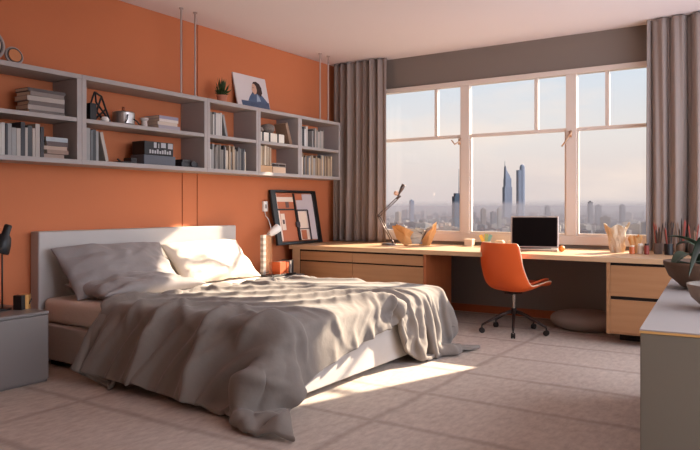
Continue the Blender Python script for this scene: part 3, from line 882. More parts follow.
for i, (c, y0, th, h) in enumerate((((206, 96, 50), 5.66, 0.10, 0.13), ((206, 96, 50), 5.74, 0.035, 0.12), ((150, 140, 134), 5.795, 0.03, 0.135), ((46, 40, 42), 5.83, 0.025, 0.14))):
    lb = ('thick orange book standing on the right nightstand', 'thin orange book between thick orange and grey books on the nightstand',
          'grey book on the right nightstand beside a black one', 'black book nearest the oak cabinet on the right nightstand')[i]
    book(lb, c, th, h, 0.15, (-4.62, y0 + 0.0, 0.484), group='books on the right nightstand')

# ================================================================== framed panel on the worktop
fr = thing('picture_frame', 'large black frame with dark crossbars leaning on the orange wall over the worktop', 'picture frame', (-4.80, 6.31, DT + 0.001))
tilt = RotM((0, 0, 0.004), 0, R(-10.5), 0)
hw, hh = 0.43, 0.635
b = MB()
b.box(-0.02, 0.012, -hw, -hw + 0.085, 0, hh, tilt).box(-0.02, 0.012, hw - 0.07, hw, 0, hh, tilt)
b.box(-0.02, 0.012, -hw + 0.07, hw - 0.07, 0, 0.03, tilt).box(-0.02, 0.012, -hw + 0.07, hw - 0.07, hh - 0.025, hh, tilt)
b.build('frame', M_black, fr, bevel=0.003)
b = MB(); b.box(-0.006, 0.006, -0.02, 0.005, 0.04, hh - 0.035, tilt)
b.box(-0.006, 0.006, -hw + 0.045, -0.02, 0.40, 0.415, tilt)
b.build('crossbar', M_black, fr)
b = MB()
for (a, c_, z0, z1) in ((0.0, 0.012, 0.04, 0.40), (0.205, 0.22, 0.04, 0.40)): b.box(0.006, 0.014, a, c_, z0, z1, tilt)
b.box(0.006, 0.014, 0.012, 0.205, 0.39, 0.405, tilt).box(0.006, 0.014, 0.012, 0.205, 0.17, 0.18, tilt)
b.box(0.006, 0.018, -0.05, 0.02, 0.20, 0.26, tilt)
b.build('inner_frame', mat('charcoal_bar', (62, 52, 60), 0.5), fr)
Mp = [mat('print_orange', (190, 110, 76), 0.6), mat('print_cream', (236, 214, 196), 0.6), mat('print_lilac', (198, 186, 190), 0.6), mat('print_dark', (110, 84, 80), 0.6)]
b = MB()
def pan(mi, y0, y1, z0, z1, k=0.0):
    b.mi = mi; b.box(-0.012 + k, -0.009 + k, y0, y1, z0, z1, tilt)
pan(0, -hw + 0.046, hw - 0.056, 0.041, hh - 0.036)
pan(1, -hw + 0.05, -0.32, 0.30, hh - 0.04, 0.0035); pan(1, -0.32, -0.02, 0.50, 0.555, 0.0035)
pan(1, -hw + 0.05, -0.30, 0.045, 0.395, 0.0035); pan(1, -0.29, -0.22, 0.17, 0.36, 0.0035); pan(3, -0.27, -0.235, 0.24, 0.29, 0.006)
pan(2, 0.16, hw - 0.06, 0.045, hh - 0.04, 0.0035); pan(2, 0.03, 0.16, 0.30, 0.52, 0.0035); pan(1, 0.025, 0.20, 0.045, 0.385, 0.005); pan(0, 0.05, 0.15, 0.05, 0.16, 0.008)
pan(3, -0.17, -0.11, 0.43, 0.50, 0.0035)
b.build('print', Mp, fr)

# ================================================================== wall shelving
M_shelf = mat('shelf_lacquer', (160, 151, 148), 0.5, ns=4, amt=0.05)
SX0, SX1 = WX + 0.002, -4.63
ZB, ZM, ZT = 1.533, 1.862, 2.198
TH = 0.036
def unit(label, y0, y1, side=0.034):
    c = thing('shelf_unit', label, 'shelf', ((SX0 + SX1) / 2, (y0 + y1) / 2, ZB), group='wall shelf units')
    hx, hy = (SX1 - SX0) / 2, (y1 - y0) / 2 - 0.0008
    for z in (0, ZT - ZB):
        MB().box(-hx, hx, -hy, hy, z, z + TH).build('board', M_shelf, c, bevel=0.002)
    MB().box(-hx, hx - 0.004, -hy + side, hy - side, ZM - ZB, ZM - ZB + TH * 0.9).build('shelf_board', M_shelf, c, bevel=0.002)
    for s in (-1, 1):
        a, d_ = (-hy, -hy + side) if s < 0 else (hy - side, hy)
        MB().box(-hx, hx, a, d_, TH, ZT - ZB).build('side_panel', M_shelf, c, bevel=0.002)
    return c
unit('long wall shelf unit at the far left, cut by the picture edge', 1.90, 3.272, 0.042)
unit('long wall shelf unit holding the black boxes and the silver pot', 3.272, 4.628, 0.04)
unit('short wall shelf unit with books on both levels, left of the white basket', 4.628, 5.362)
unit('short wall shelf unit holding the white basket and tan boxes', 5.362, 6.073)
unit('end wall shelf unit nearest the curtain', 6.073, 6.885)
# ceiling rods
M_rod = mat('rod_metal', (176, 158, 150), 0.4, metal=0.3)
RT = ZT + TH
for y, x, lab in ((4.324, -4.66, 'left rod of the left pair of thin rods from ceiling to shelf'), (4.497, -4.66, 'right rod of the left pair of thin rods from ceiling to shelf'),
                  (6.50, -4.66, 'left rod of the pair of thin rods near the window corner'), (6.667, -4.66, 'right rod of the pair of thin rods near the window corner')):
    b = MB(); b.lathe([(0.009, 0), (0.009, CZ - RT - 0.002)], 10); b.lathe([(0.02, CZ - RT - 0.012), (0.02, CZ - RT - 0.002)], 14); b.lathe([(0.016, 0.0), (0.016, 0.008)], 14)
    tag(b.build('hanging_rod', M_rod, loc=(x, y, RT + 0.001)), lab, 'rod', 'thin ceiling rods of the wall shelf')

zl = ZB + TH + 0.001; zu = ZM + TH * 0.9 + 0.001; zt = RT + 0.001
ordn = ['first', 'second', 'third', 'fourth', 'fifth', 'sixth', 'seventh', 'eighth', 'ninth', 'tenth', 'eleventh', 'twelfth', 'thirteenth', 'fourteenth', 'fifteenth', 'sixteenth', 'seventeenth', 'eighteenth', 'nineteenth', 'twentieth', 'twenty-first', 'twenty-second', 'twenty-third', 'twenty-fourth', 'twenty-fifth']
def cname(c):
    r, g, b_ = c; v = sum(c) / 3; warm = r - b_
    base = 'black' if v < 60 else 'dark' if v < 95 else 'mid-tone' if v < 150 else 'pale'
    hue = 'brown' if warm > 28 else 'grey' if warm > -8 else 'blue-grey'
    return base + (' ' + hue if base != 'black' else '')
def row(seed, where, y0, y1, z, cols, hmin, hmax, group, depth=0.2, xf=-4.665, lean_last=0.0, tmin=0.018, tmax=0.036):
    r = random.Random(seed); y = y0; i = 0; items = []
    while y < y1 - 0.012:
        th = min(r.uniform(tmin, tmax), y1 - y); h = r.uniform(hmin, hmax); c = r.choice(cols)
        items.append((y, th, h, c)); y += th + 0.0015
    n = len(items)
    for i, (y, th, h, c) in enumerate(items):
        place = 'leftmost' if i == 0 else 'rightmost' if i == n - 1 else ordn[i] + ' from left'
        lb = '%s book, %s %s' % (cname(c), place, where)
        rot = (0, 0, 0); yy = y + th / 2; dd = depth * r.uniform(0.88, 1)
        if i == n - 1 and lean_last:
            rot = (lean_last, 0, 0); yy += h * math.sin(abs(lean_last)) + 0.004
        book(lb, c, th, h, dd, (xf - dd / 2 - r.uniform(0, 0.015), yy, z + (th / 2 * math.sin(abs(rot[0])) if rot[0] else 0)), rot, group)
GR = [(150, 148, 146), (104, 104, 106), (70, 72, 74), (176, 166, 158), (124, 118, 112), (60, 60, 64), (196, 190, 184)]
WM = [(208, 192, 170), (170, 148, 124), (222, 212, 198), (140, 118, 98), (192, 170, 142), (104, 88, 76)]
row(1, 'on the far left unit lower shelf', 2.56, 2.975, zl, GR, 0.20, 0.25, 'books in the far left unit', lean_last=0)
row(2, 'left of the black box', 3.345, 3.50, zl, GR, 0.235, 0.262, 'books in the black box unit', lean_last=R(14))
row(3, 'on the third unit upper shelf', 4.675, 4.90, zu, GR, 0.20, 0.245, 'books in the third unit', lean_last=R(14))
row(4, 'on the third unit lower shelf', 4.69, 5.22, zl, GR + WM[:2], 0.18, 0.245, 'books in the third unit')
row(5, 'below the white basket', 5.41, 5.62, zl + 0.075, WM, 0.18, 0.21, 'books in the basket unit')
row(6, 'of end unit upper left', 6.115, 6.27, zu, GR + [(222, 220, 218)], 0.20, 0.25, 'books in the end unit')
row(7, 'of end unit upper right', 6.36, 6.60, zu, GR + [(222, 220, 218)], 0.19, 0.23, 'books in the end unit')
row(8, 'on the end unit lower shelf', 6.13, 6.78, zl, WM + GR[:2], 0.20, 0.25, 'books in the end unit')

def flat_book(label, c, th, L_, W_, x, y, z, rz, group):
    """lying book: spine towards +x"""
    m = bookmat(0, c); e = min(0.003, th * 0.2)
    b = MB()
    b.box(-W_ / 2, W_ / 2, -L_ / 2, L_ / 2, 0, e).box(-W_ / 2, W_ / 2, -L_ / 2, L_ / 2, th - e, th).box(W_ / 2 - e, W_ / 2, -L_ / 2, L_ / 2, e, th - e)
    o = b.build('book', m, loc=(x, y, z)); o.rotation_euler.z = rz
    MB().box(-W_ / 2 + 0.006, W_ / 2 - e, -L_ / 2 + 0.004, L_ / 2 - 0.004, e, th - e).build('page_block', M_page, o)
    return tag(o, label, 'book', group)
def stack(seed, where, yc, z, n, L_, W_, cols, thm, group, xf=-4.66):
    r = random.Random(seed)
    for i in range(n):
        th = thm * r.uniform(0.8, 1.2); l = L_ * r.uniform(0.9, 1.0); w_ = W_ * r.uniform(0.9, 1); c = cols[i % len(cols)]
        pl = 'bottom' if i == 0 else 'top' if i == n - 1 else ordn[i] + ' from bottom'
        flat_book('%s lying book, %s of the stack %s' % (cname(c), pl, where), c, th, l, w_, xf - W_ / 2 - r.uniform(0, 0.02) - 0.015, yc + r.uniform(-0.012, 0.012), z, r.uniform(-0.06, 0.06), group)
        z += th + 0.0008
stack(21, 'at far left', 3.02, zu, 6, 0.31, 0.18, [(120, 108, 102), (156, 144, 138), (104, 92, 88), (170, 158, 150), (128, 116, 110), (84, 74, 72)], 0.030, 'stacked books at far left')
stack(22, 'beside upright books', 3.09, zl, 5, 0.19, 0.2, [(176, 150, 134), (150, 124, 110), (190, 164, 146), (96, 82, 80), (168, 176, 180)], 0.028, 'lying books at far left')
stack(23, 'right of the silver pot', 4.20, zu, 4, 0.25, 0.20, [(160, 150, 158), (206, 186, 168), (214, 200, 190), (150, 142, 160)], 0.030, 'stacked books right of the silver pot')
# black twisted metal bookend / sculpture
sc_ = thing('metal_sculpture', 'black angular wire sculpture on the shelf left of the silver pot', 'sculpture', (-4.74, 3.48, zu))
MB().box(-0.05, 0.05, -0.09, -0.03, 0, 0.14).build('base_block', M_black, sc_, bevel=0.003)
b = MB()
P = [(0, -0.05, 0.14), (0.02, -0.03, 0.235), (0, 0.05, 0.215), (0.02, 0.12, 0.012), (0, 0.0, 0.16), (0.03, -0.03, 0.235)]
for a, c_ in zip(P[:-1], P[1:]): b.tube([a, c_], 0.008, 6)
b.tube([(0, -0.02, 0.012), (0, 0.05, 0.21)], 0.008, 6).tube([(0, 0.0, 0.03), (0, 0.09, 0.11)], 0.008, 6).tube([(0, -0.05, 0.14), (0, 0.07, 0.02)], 0.008, 6)
b.build('wire_arms', M_black, sc_)
MB().lathe([(0.03, 0), (0.035, 0.02), (0.02, 0.04)], 12, RotM((0.06, 0.04, 0), 0, 0, 0)).build('weight', M_white, sc_, smooth=True)
# silver pot
pt = thing('silver_pot', 'squat silver lidded pot on the shelf between the wire sculpture and a white cup', 'pot', (-4.745, 3.755, zu))
M_sil = mat('brushed_silver', (176, 168, 164), 0.3, metal=0.85, ns=20)
MB().lathe([(0.075, 0), (0.09, 0.01), (0.092, 0.10), (0.085, 0.11), (0.02, 0.118)], 28).build('pot_body', M_sil, pt, smooth=False)
MB().lathe([(0.008, 0.115), (0.014, 0.14), (0.01, 0.155)], 12).build('knob', mat('copper_knob', (150, 82, 54), 0.4, metal=0.5), pt, smooth=True)
b = MB(); b.tube([(0.09, 0.03, 0.05), (0.11, 0.05, 0.03), (0.10, 0.08, 0.01)], 0.006).tube([(0.09, -0.03, 0.08), (0.11, -0.05, 0.04), (0.1, -0.06, 0.01)], 0.006); b.build('handle', M_black, pt)
cu = MB(); cu.lathe([(0.024, 0), (0.028, 0.005), (0.024, 0.05), (0.036, 0.065), (0.036, 0.078)], 20)
tag(cu.build('cup', mat('cup_grey_white', (200, 188, 182), 0.5), smooth=False, loc=(-4.71, 3.945, zu)), 'small white footed cup on the shelf right of the silver pot', 'cup')
# black boxes with lettering-like marks
bx = thing('storage_box', 'stacked-looking black and grey box with pale markings in the second shelf unit', 'box', (-4.76, 4.08, zl))
MB().box(-0.09, 0.09, -0.17, 0.185, 0, 0.085).build('lower_box', mat('slate_grey', (88, 90, 98), 0.5), bx, bevel=0.004)
MB().box(-0.08, 0.085, -0.16, 0.165, 0.086, 0.205).build('upper_box', M_black, bx, bevel=0.004)
b = MB()
rg = random.Random(9)
for k in range(9):
    y = -0.11 + 0.028 * k; b.box(0.0855, 0.088, y, y + 0.018, 0.10, 0.10 + rg.uniform(0.025, 0.04))
for y0, y1, z0, z1 in ((-0.06, -0.03, 0.15, 0.198), (-0.01, 0.0, 0.15, 0.19), (0.02, 0.075, 0.155, 0.198), (0.1, 0.155, 0.15, 0.198)):
    b.box(0.0855, 0.087, y0, y1, z0, z1)
b.build('markings', mat('pale_print', (170, 168, 172), 0.6), bx)
b = MB(); b.box(-0.06, 0.06, -0.10, 0.05, 0, 0.014).box(-0.05, 0.05, 0.0, 0.06, 0.014, 0.05).tube([(0.04, -0.10, 0.01), (0.05, -0.14, 0.03)], 0.008)
tag(b.build('stapler', M_black, loc=(-4.74, 3.79, zl), bevel=0.003), 'low black gadget lying left of the black box', 'gadget')
b = MB(); b.box(-0.07, 0.07, -0.10, 0.10, 0, 0.045).box(-0.06, 0.06, -0.08, 0.02, 0.045, 0.07).lathe([(0.03, 0.0), (0.03, 0.02)], 16, RotM((0.07, 0.03, 0.03), 0, R(90), 0))
tag(b.build('camera', mat('camera_black', (40, 38, 40), 0.4), loc=(-4.74, 4.44, zl), bevel=0.004), 'low dark box camera lying right of the black boxes', 'camera')
# basket unit: white banded basket, fabric, leaning book, tan boxes
bk = thing('basket', 'white fabric basket with black bands on the upper level of the basket unit', 'basket', (-4.755, 5.64, zu))
b = MB(); b.box(-0.09, 0.09, -0.20, 0.20, 0, 0.10); b.build('basket_body', mat('basket_white', (232, 222, 208), 0.8, bump=0.2, bs=40), bk, bevel=0.012)
for y in (-0.17, -0.06, 0.08):
    b = MB(); b.box(0.0905, 0.094, y - 0.012, y + 0.012, 0.0, 0.098, Matrix.Shear('XY', 4, (0, 0)) ); b.build('band', M_black, bk)
def lump(name, label, cat, m, loc, sx, sy, sz, seed):
    b = MB()
    def f(u, v):
        a = 2 * PI * u; e = PI * (v - 0.5)
        p = Vector((math.cos(a) * math.cos(e), math.sin(a) * math.cos(e), math.sin(e)))
        k = 1 + 0.28 * noise.noise(p * 2.2 + Vector((seed, 0, 0)))
        return (p.x * sx * k, p.y * sy * k, sz + p.z * sz * k)
    b.grid(f, 24, 14); bmesh.ops.remove_doubles(b.bm, verts=b.bm.verts, dist=0.0005)
    return tag(b.build(name, m, smooth=True, loc=loc), label, cat)
M_cl = mat('grey_wool', (128, 116, 108), 0.95, bump=0.5, bs=60)
lump('folded_scarf', 'grey knitted scarf rolled on top of the white basket', 'scarf', M_cl, (-4.76, 5.66, zu + 0.106), 0.07, 0.085, 0.05, 2)
lump('folded_scarf', 'pale knitted ball at the left end of the white basket', 'scarf', mat('pale_wool', (170, 156, 146), 0.95, bump=0.4, bs=60), (-4.76, 5.50, zu + 0.102), 0.06, 0.06, 0.03, 5)
book('brown book leaning at the right end of the white basket', (150, 120, 98), 0.045, 0.245, 0.16, (-4.77, 5.985, zu + 0.008), (R(20), 0, 0))
b = MB(); b.box(-0.08, 0.08, -0.115, 0.115, 0, 0.072)
tag(b.build('wooden_box', wood('tan_box', (206, 160, 112), (180, 134, 90), axis='y'), loc=(-4.755, 5.52, zl), bevel=0.003), 'long tan wooden box under the books in the basket unit', 'box')
b = MB(); b.box(-0.08, 0.08, -0.11, 0.11, 0, 0.065)
tag(b.build('wooden_box', mat('pale_box', (220, 186, 156), 0.6), loc=(-4.755, 5.76, zl), bevel=0.003), 'pale peach box at the bottom right of the basket unit', 'box')
b = MB(); b.box(-0.07, 0.07, -0.12, 0.12, 0.035, 0.042).box(-0.07, 0.07, -0.12, 0.12, 0, 0.006).box(-0.07, 0.07, -0.12, -0.112, 0.006, 0.035).box(-0.07, 0.07, 0.112, 0.12, 0.006, 0.035).box(-0.07, 0.07, -0.005, 0.005, 0.006, 0.035)
tag(b.build('letter_tray', mat('tray_grey', (160, 146, 138), 0.5), loc=(-4.755, 5.76, zl + 0.066)), 'grey open tray standing on the pale peach box', 'tray')

# ---- on top of the shelves
def disc(label, y, r_, x, tl, m2):
    c = thing('decorative_plate', label, 'plate', (x, y, zt), group='round plates on the far left shelf top')
    M_ = RotM((0, 0, r_ * math.cos(tl)), 0, R(90) - tl, 0)
    MB().lathe([(r_ * 0.6, -0.012), (r_, -0.008), (r_, 0.006), (r_ * 0.86, 0.012), (r_ * 0.82, 0.006), (0.01, 0.006)], 40, M_).build('rim', mat('plate_grey', (160, 150, 146), 0.5), c, smooth=False)
    MB().lathe([(r_ * 0.80, 0.0065), (r_ * 0.80, 0.010), (0.01, 0.010)], 36, M_).build('dark_ring', mat('plate_dark', (74, 64, 62), 0.5), c)
    MB().lathe([(r_ * 0.70, 0.0105), (r_ * 0.68, 0.015), (0.01, 0.017)], 36, M_).build('plate_centre', m2, c)
disc('round grey plate with pale centre at the far left, cut by the picture edge', 2.585, 0.12, -4.72, R(10), mat('plate_cream', (196, 176, 160), 0.6))
disc('smaller round plate with an orange-tan centre beside the larger plate', 2.785, 0.068, -4.74, R(12), mat('plate_tan', (196, 126, 80), 0.6))
pp = thing('potted_plant', 'small bushy green plant in a terracotta pot on the shelf top', 'plant', (-4.75, 4.945, zt))
MB().lathe([(0.038, 0), (0.042, 0.002), (0.052, 0.065), (0.056, 0.067), (0.056, 0.078), (0.045, 0.078), (0.04, 0.06)], 24).build('pot', mat('terracotta', (186, 118, 92), 0.8, bump=0.1), pp)
b = MB(); rg = random.Random(4)
for k in range(110):
    a = rg.uniform(0, 2 * PI); e = rg.uniform(0.2, 1.5); l = rg.uniform(0.05, 0.12) * (0.7 + 0.5 * math.sin(e))
    d_ = Vector((math.cos(a) * math.cos(e) * 0.75, math.sin(a) * math.cos(e) * 0.75, math.sin(e)))
    o0 = Vector((math.cos(a) * 0.02, math.sin(a) * 0.02, 0.075)); tip = o0 + d_ * l * 1.35; mid = o0 + d_ * l * 0.75
    sd_ = d_.cross(Vector((0, 0, 1))).normalized() * 0.011
    b._add([o0, mid + sd_, tip, mid - sd_, mid + Vector((0, 0, 0.004))], [(0, 1, 4), (1, 2, 4), (2, 3, 4), (3, 0, 4)])
b.build('foliage', mat('plant_green', (64, 84, 44), 0.6, c2=(36, 56, 30), ns=20), pp)
MB().lathe([(0.002, 0.062), (0.043, 0.064)], 16).build('soil', mat('soil_brown', (60, 44, 36), 0.95), pp)
# portrait canvas leaning on the wall
ar = thing('portrait_canvas', 'white square canvas with a painted dark-haired person in blue, leaning on the wall', 'painting', (-4.845, 5.56, zt))
tl = RotM((0, 0, 0.005), 0, R(-13), 0)
AW, AH = 0.262, 0.40
MB().box(-0.018, 0.0, -AW, AW, 0, AH, tl).build('canvas', mat('canvas_white', (214, 204, 202), 0.8, ns=3, bump=0.1, bs=150), ar, bevel=0.002)
def sp(m, pts, k, name):
    b = MB(); n = len(pts)
    vs_ = [tl @ Vector((0.0003 + k, p[0], p[1])) for p in pts] + [tl @ Vector((0.0003 + k + 0.0008, p[0], p[1])) for p in pts]
    b._add(vs_, [tuple(range(n)), tuple(reversed(range(n, 2 * n)))] + [(i, (i + 1) % n, n + (i + 1) % n, n + i) for i in range(n)])
    return b.build(name, m, ar)
M_hair = mat('paint_hair', (58, 40, 36), 0.8); M_skin = mat('paint_skin', (206, 164, 140), 0.8); M_blue = mat('paint_blue', (96, 112, 138), 0.8, c2=(58, 72, 100), ns=14); M_navy = mat('paint_navy', (58, 68, 92), 0.8, c2=(88, 100, 122), ns=18)
sp(M_navy, [(-0.19, 0.0), (0.255, 0.0), (0.255, 0.12), (0.16, 0.125), (-0.02, 0.105), (-0.20, 0.10)], 0, 'painted_cloth')
sp(M_blue, [(-0.09, 0.105), (-0.05, 0.16), (0.0, 0.21), (0.05, 0.235), (0.11, 0.225), (0.17, 0.18), (0.235, 0.12), (0.2, 0.10), (0.0, 0.10)], 0.001, 'painted_coat')
sp(M_hair, [(0.02, 0.30), (0.04, 0.335), (0.09, 0.345), (0.14, 0.325), (0.165, 0.28), (0.165, 0.22), (0.13, 0.175), (0.09, 0.20), (0.0, 0.20), (-0.01, 0.185), (0.01, 0.235)], 0.002, 'painted_hair')
sp(M_skin, [(0.005, 0.27), (0.015, 0.305), (0.05, 0.315), (0.075, 0.29), (0.08, 0.24), (0.06, 0.20), (0.03, 0.19), (0.01, 0.21), (-0.005, 0.24)], 0.003, 'painted_face')
sp(mat('paint_lightblue', (150, 164, 182), 0.8), [(0.05, 0.11), (0.07, 0.20), (0.10, 0.17), (0.12, 0.12)], 0.002, 'painted_scarf')
mf = sp(M_hair, [(0.012, 0.262), (0.012, 0.267), (0.035, 0.268), (0.035, 0.262)], 0.004, 'painted_brow')

# ================================================================== on the worktop
zd = DT + 0.001
M_metal_lamp = mat('lamp_steel', (112, 100, 96), 0.35, metal=0.7)
al = thing('desk_lamp', 'grey jointed desk lamp with folded arms at the left end of the worktop', 'lamp', (-3.86, 6.74, zd))
MB().lathe([(0.085, 0), (0.085, 0.014), (0.03, 0.022)], 28).build('lamp_base', M_metal_lamp, al)
xr, yr = 0.87, 0.49   # image-right direction on the desk
def ar_(pts, r_, nm, m=M_metal_lamp, off=0.0):
    b = MB(); b.tube([(p[0] * xr - off * yr, p[0] * yr + off * xr, p[1]) for p in pts], r_, 8); return b.build(nm, m, al, smooth=True)
ar_([(0.05, 0.015), (0.03, 0.06)], 0.012, 'joint')
for k in (-0.012, 0.012):
    ar_([(0.035 + k, 0.05), (-0.12 + k, 0.34)], 0.006, 'lower_arm', off=k)
    ar_([(-0.12, 0.33 + k * 1.2), (0.11, 0.545 + k * 1.2)], 0.006, 'upper_arm', off=k)
ar_([(-0.135, 0.325), (-0.105, 0.345)], 0.014, 'joint')
ar_([(0.085, 0.53), (0.135, 0.56)], 0.012, 'joint')
Mh = RotM((0.115 * xr, 0.115 * yr, 0.60), 0, R(38), R(30))
b = MB(); b.lathe([(0.010, -0.03), (0.014, 0.02), (0.022, 0.07), (0.024, 0.12), (0.02, 0.12), (0.012, 0.03)], 18, RotM((0.115 * xr, 0.115 * yr, 0.585), 0, R(28), R(29)))
b.build('lamp_head', M_metal_lamp, al, smooth=True)
MB().lathe([(0.004, -0.028), (0.024, -0.018), (0.030, 0.0), (0.024, 0.02), (0.004, 0.028)], 16, RotM((0.083 * xr, 0.083 * yr, 0.592), 0, 0, 0)).build('bulb', mat('bulb_pink', (222, 186, 164), 0.3), al, smooth=True)

# crumpled folders / paper bags
M_kraft = mat('kraft_paper', (214, 158, 100), 0.8, ns=10, amt=0.2, bump=0.3, bs=14)
M_sheets = mat('loose_papers', (214, 204, 188), 0.85, c2=(110, 104, 96), ns=12, stretch=(1, 1, 6))
def folder(label, loc, rz, covers, sheets):
    """open portfolio: stiff cover panels and loose sheets fanned between them, each outline in (right, height) with its depth and lean"""
    c = thing('paper_folder', label, 'folder', loc, rz)
    def panel(nm, m, pts, dep, lean, curl, th):
        n = len(pts); zc = sum(q[1] for q in pts) / n; xc = sum(q[0] for q in pts) / n
        fr, bk = [], []
        ring = []
        for i in range(n):
            p0, p1 = pts[i], pts[(i + 1) % n]
            for k in range(4):
                ring.append((p0[0] + (p1[0] - p0[0]) * k / 4, p0[1] + (p1[1] - p0[1]) * k / 4))
        def P(q, o_):
            return (q[0], dep + lean * q[1] + curl * ((q[0] - xc) ** 2 * 8 - 0.02) + o_, max(0.001, q[1]))
        m_ = len(ring)
        v = [P(q, -th / 2) for q in ring] + [P(q, th / 2) for q in ring] + [P((xc, zc), -th / 2), P((xc, zc), th / 2)]
        f = []
        for i in range(m_):
            j = (i + 1) % m_
            f += [(i, j, 2 * m_), (m_ + j, m_ + i, 2 * m_ + 1), (i, m_ + i, m_ + j, j)]
        b = MB(); b._add(v, f); return b.build(nm, m, c)
    for pts, dep, lean, curl in covers: panel('cover', M_kraft, pts, dep, lean, curl, 0.004)
    for m, pts, dep, lean in sheets: panel('paper_sheet', m, pts, dep, lean, 0.3, 0.0025)
    return c
M_redp = mat('red_paper', (206, 88, 52), 0.8); M_dkp = mat('dark_paper', (96, 88, 84), 0.8)
M_lil = mat('lilac_paper', (196, 184, 190), 0.85, c2=(140, 128, 134), ns=20)
folder('large orange folder spread open full of papers beside the desk lamp', (-3.66, 6.76, zd), R(30),
       [([(-0.01, 0), (0.17, 0.03), (0.14, 0.13), (-0.06, 0.23), (-0.15, 0.22), (-0.10, 0.08)], -0.05, -0.25, 0.6),
        ([(0.0, 0), (0.18, 0.02), (0.20, 0.14), (0.08, 0.17), (-0.10, 0.235), (-0.06, 0.08)], 0.05, 0.25, 0.5)],
       [(M_sheets, [(0.03, 0.01), (0.17, 0.02), (0.20, 0.12), (0.11, 0.175), (-0.05, 0.215)], -0.025, -0.15),
        (M_dkp, [(0.04, 0.01), (0.175, 0.02), (0.19, 0.145), (0.05, 0.18)], -0.012, -0.06),
        (M_sheets, [(0.04, 0.01), (0.19, 0.02), (0.215, 0.155), (0.10, 0.185), (0.0, 0.19)], 0.0, 0.0),
        (M_redp, [(0.08, 0.01), (0.195, 0.02), (0.235, 0.12), (0.16, 0.15)], 0.014, 0.06),
        (M_sheets, [(0.05, 0.01), (0.19, 0.02), (0.22, 0.18), (0.12, 0.20)], 0.028, 0.12)])
folder('smaller orange folder standing open right of the large one', (-3.455, 6.88, zd), R(30),
       [([(-0.045, 0), (0.04, 0), (0.095, 0.12), (0.115, 0.24), (0.03, 0.17), (-0.06, 0.05)], -0.035, -0.2, 0.8),
        ([(-0.07, 0), (0.05, 0), (0.12, 0.15), (0.13, 0.265), (0.02, 0.19), (-0.09, 0.03)], 0.035, 0.2, 0.8)],
       [(M_lil, [(-0.065, 0.02), (0.01, 0.01), (0.07, 0.21), (0.02, 0.185)], -0.018, -0.1),
        (M_dkp, [(-0.08, 0.01), (-0.03, 0.01), (0.06, 0.19), (-0.01, 0.15)], -0.004, 0.0),
        (M_sheets, [(-0.09, 0.02), (0.0, 0.01), (0.08, 0.23), (0.01, 0.20)], 0.012, 0.08)])
# small pots by the window
M_creamc = mat('cream_ceramic', (222, 200, 176), 0.5)
b = MB(); b.box(-0.045, 0.045, -0.04, 0.04, 0, 0.075).box(-0.048, 0.048, -0.043, 0.043, 0.065, 0.08)
tag(b.build('small_box', M_creamc, loc=(-2.98, 7.0, zd), bevel=0.003), 'small cream box on the worktop below the left mullion', 'box')
cp = thing('note_holder', 'cream cup with yellow and green cards on the worktop left of the chair back', 'cup', (-2.77, 6.98, zd))
MB().lathe([(0.036, 0), (0.04, 0.003), (0.045, 0.06), (0.040, 0.06), (0.036, 0.01)], 20).build('cup_body', M_creamc, cp)
for k, (c, r_) in enumerate((((230, 180, 70), -24), ((150, 170, 110), 4), ((120, 168, 160), 22), ((236, 196, 90), -8))):
    MB().box(-0.018, 0.018, -0.002 + 0.008 * k, 0.002 + 0.008 * k, 0, 0.13, RotM((0.008 * (k - 1.5), -0.012, 0.01), 0, R(r_), R(30))).build('card', mat('card_%d' % k, c, 0.7), cp)
for (x, y, lab, w_) in ((-2.63, 7.0, 'cream block box just right of the cup with cards', 0.05), (-2.50, 7.02, 'small cream box half hidden left of the laptop', 0.04)):
    b = MB(); b.box(-w_, w_, -0.03, 0.03, 0, 0.065).box(-w_ * 0.8, w_ * 0.8, -0.032, 0.02, 0.065, 0.075)
    tag(b.build('small_box', M_creamc, loc=(x, y, zd), bevel=0.003), lab, 'box')
# laptop
lt = thing('laptop', 'silver laptop with a dark screen standing open on the worktop', 'laptop', (-2.165, 6.70, zd), R(14))
M_alu = mat('aluminium', (196, 184, 176), 0.35, metal=0.7, ns=40)
MB().box(-0.238, 0.238, -0.15, 0.15, 0.004, 0.018).build('laptop_base', M_alu, lt, bevel=0.004)
for x in (-0.18, 0.18):
    for y in (-0.12, 0.12):
        MB().lathe([(0.008, 0), (0.008, 0.004)], 10, RotM((x, y, 0))).build('foot', M_black, lt)
MB().box(-0.17, 0.17, -0.02, 0.11, 0.0185, 0.0205).build('keyboard', M_black, lt)
MB().box(-0.06, 0.06, -0.13, -0.04, 0.0185, 0.019).build('touchpad', mat('pad_grey', (170, 160, 154), 0.4), lt)
ts = RotM((0, 0.15, 0.016), R(-8), 0, 0)
MB().box(-0.238, 0.238, -0.004, 0.004, 0, 0.325, ts).build('lid', M_alu, lt, bevel=0.004)
MB().box(-0.224, 0.224, -0.0055, -0.0042, 0.014, 0.312, ts).build('screen', mat('screen_black', (14, 9, 9), 0.6, spec=0.05), lt)
# orange ball
o = MB(); o.lathe([(0.006, 0.0), (0.022, 0.006), (0.032, 0.028), (0.028, 0.045), (0.014, 0.056), (0.003, 0.058)], 20)
tag(o.build('orange_fruit', mat('orange_peel', (236, 132, 44), 0.5, bump=0.2, bs=120), smooth=True, loc=(-1.86, 6.62, zd)), 'single orange on the worktop right of the laptop', 'fruit')
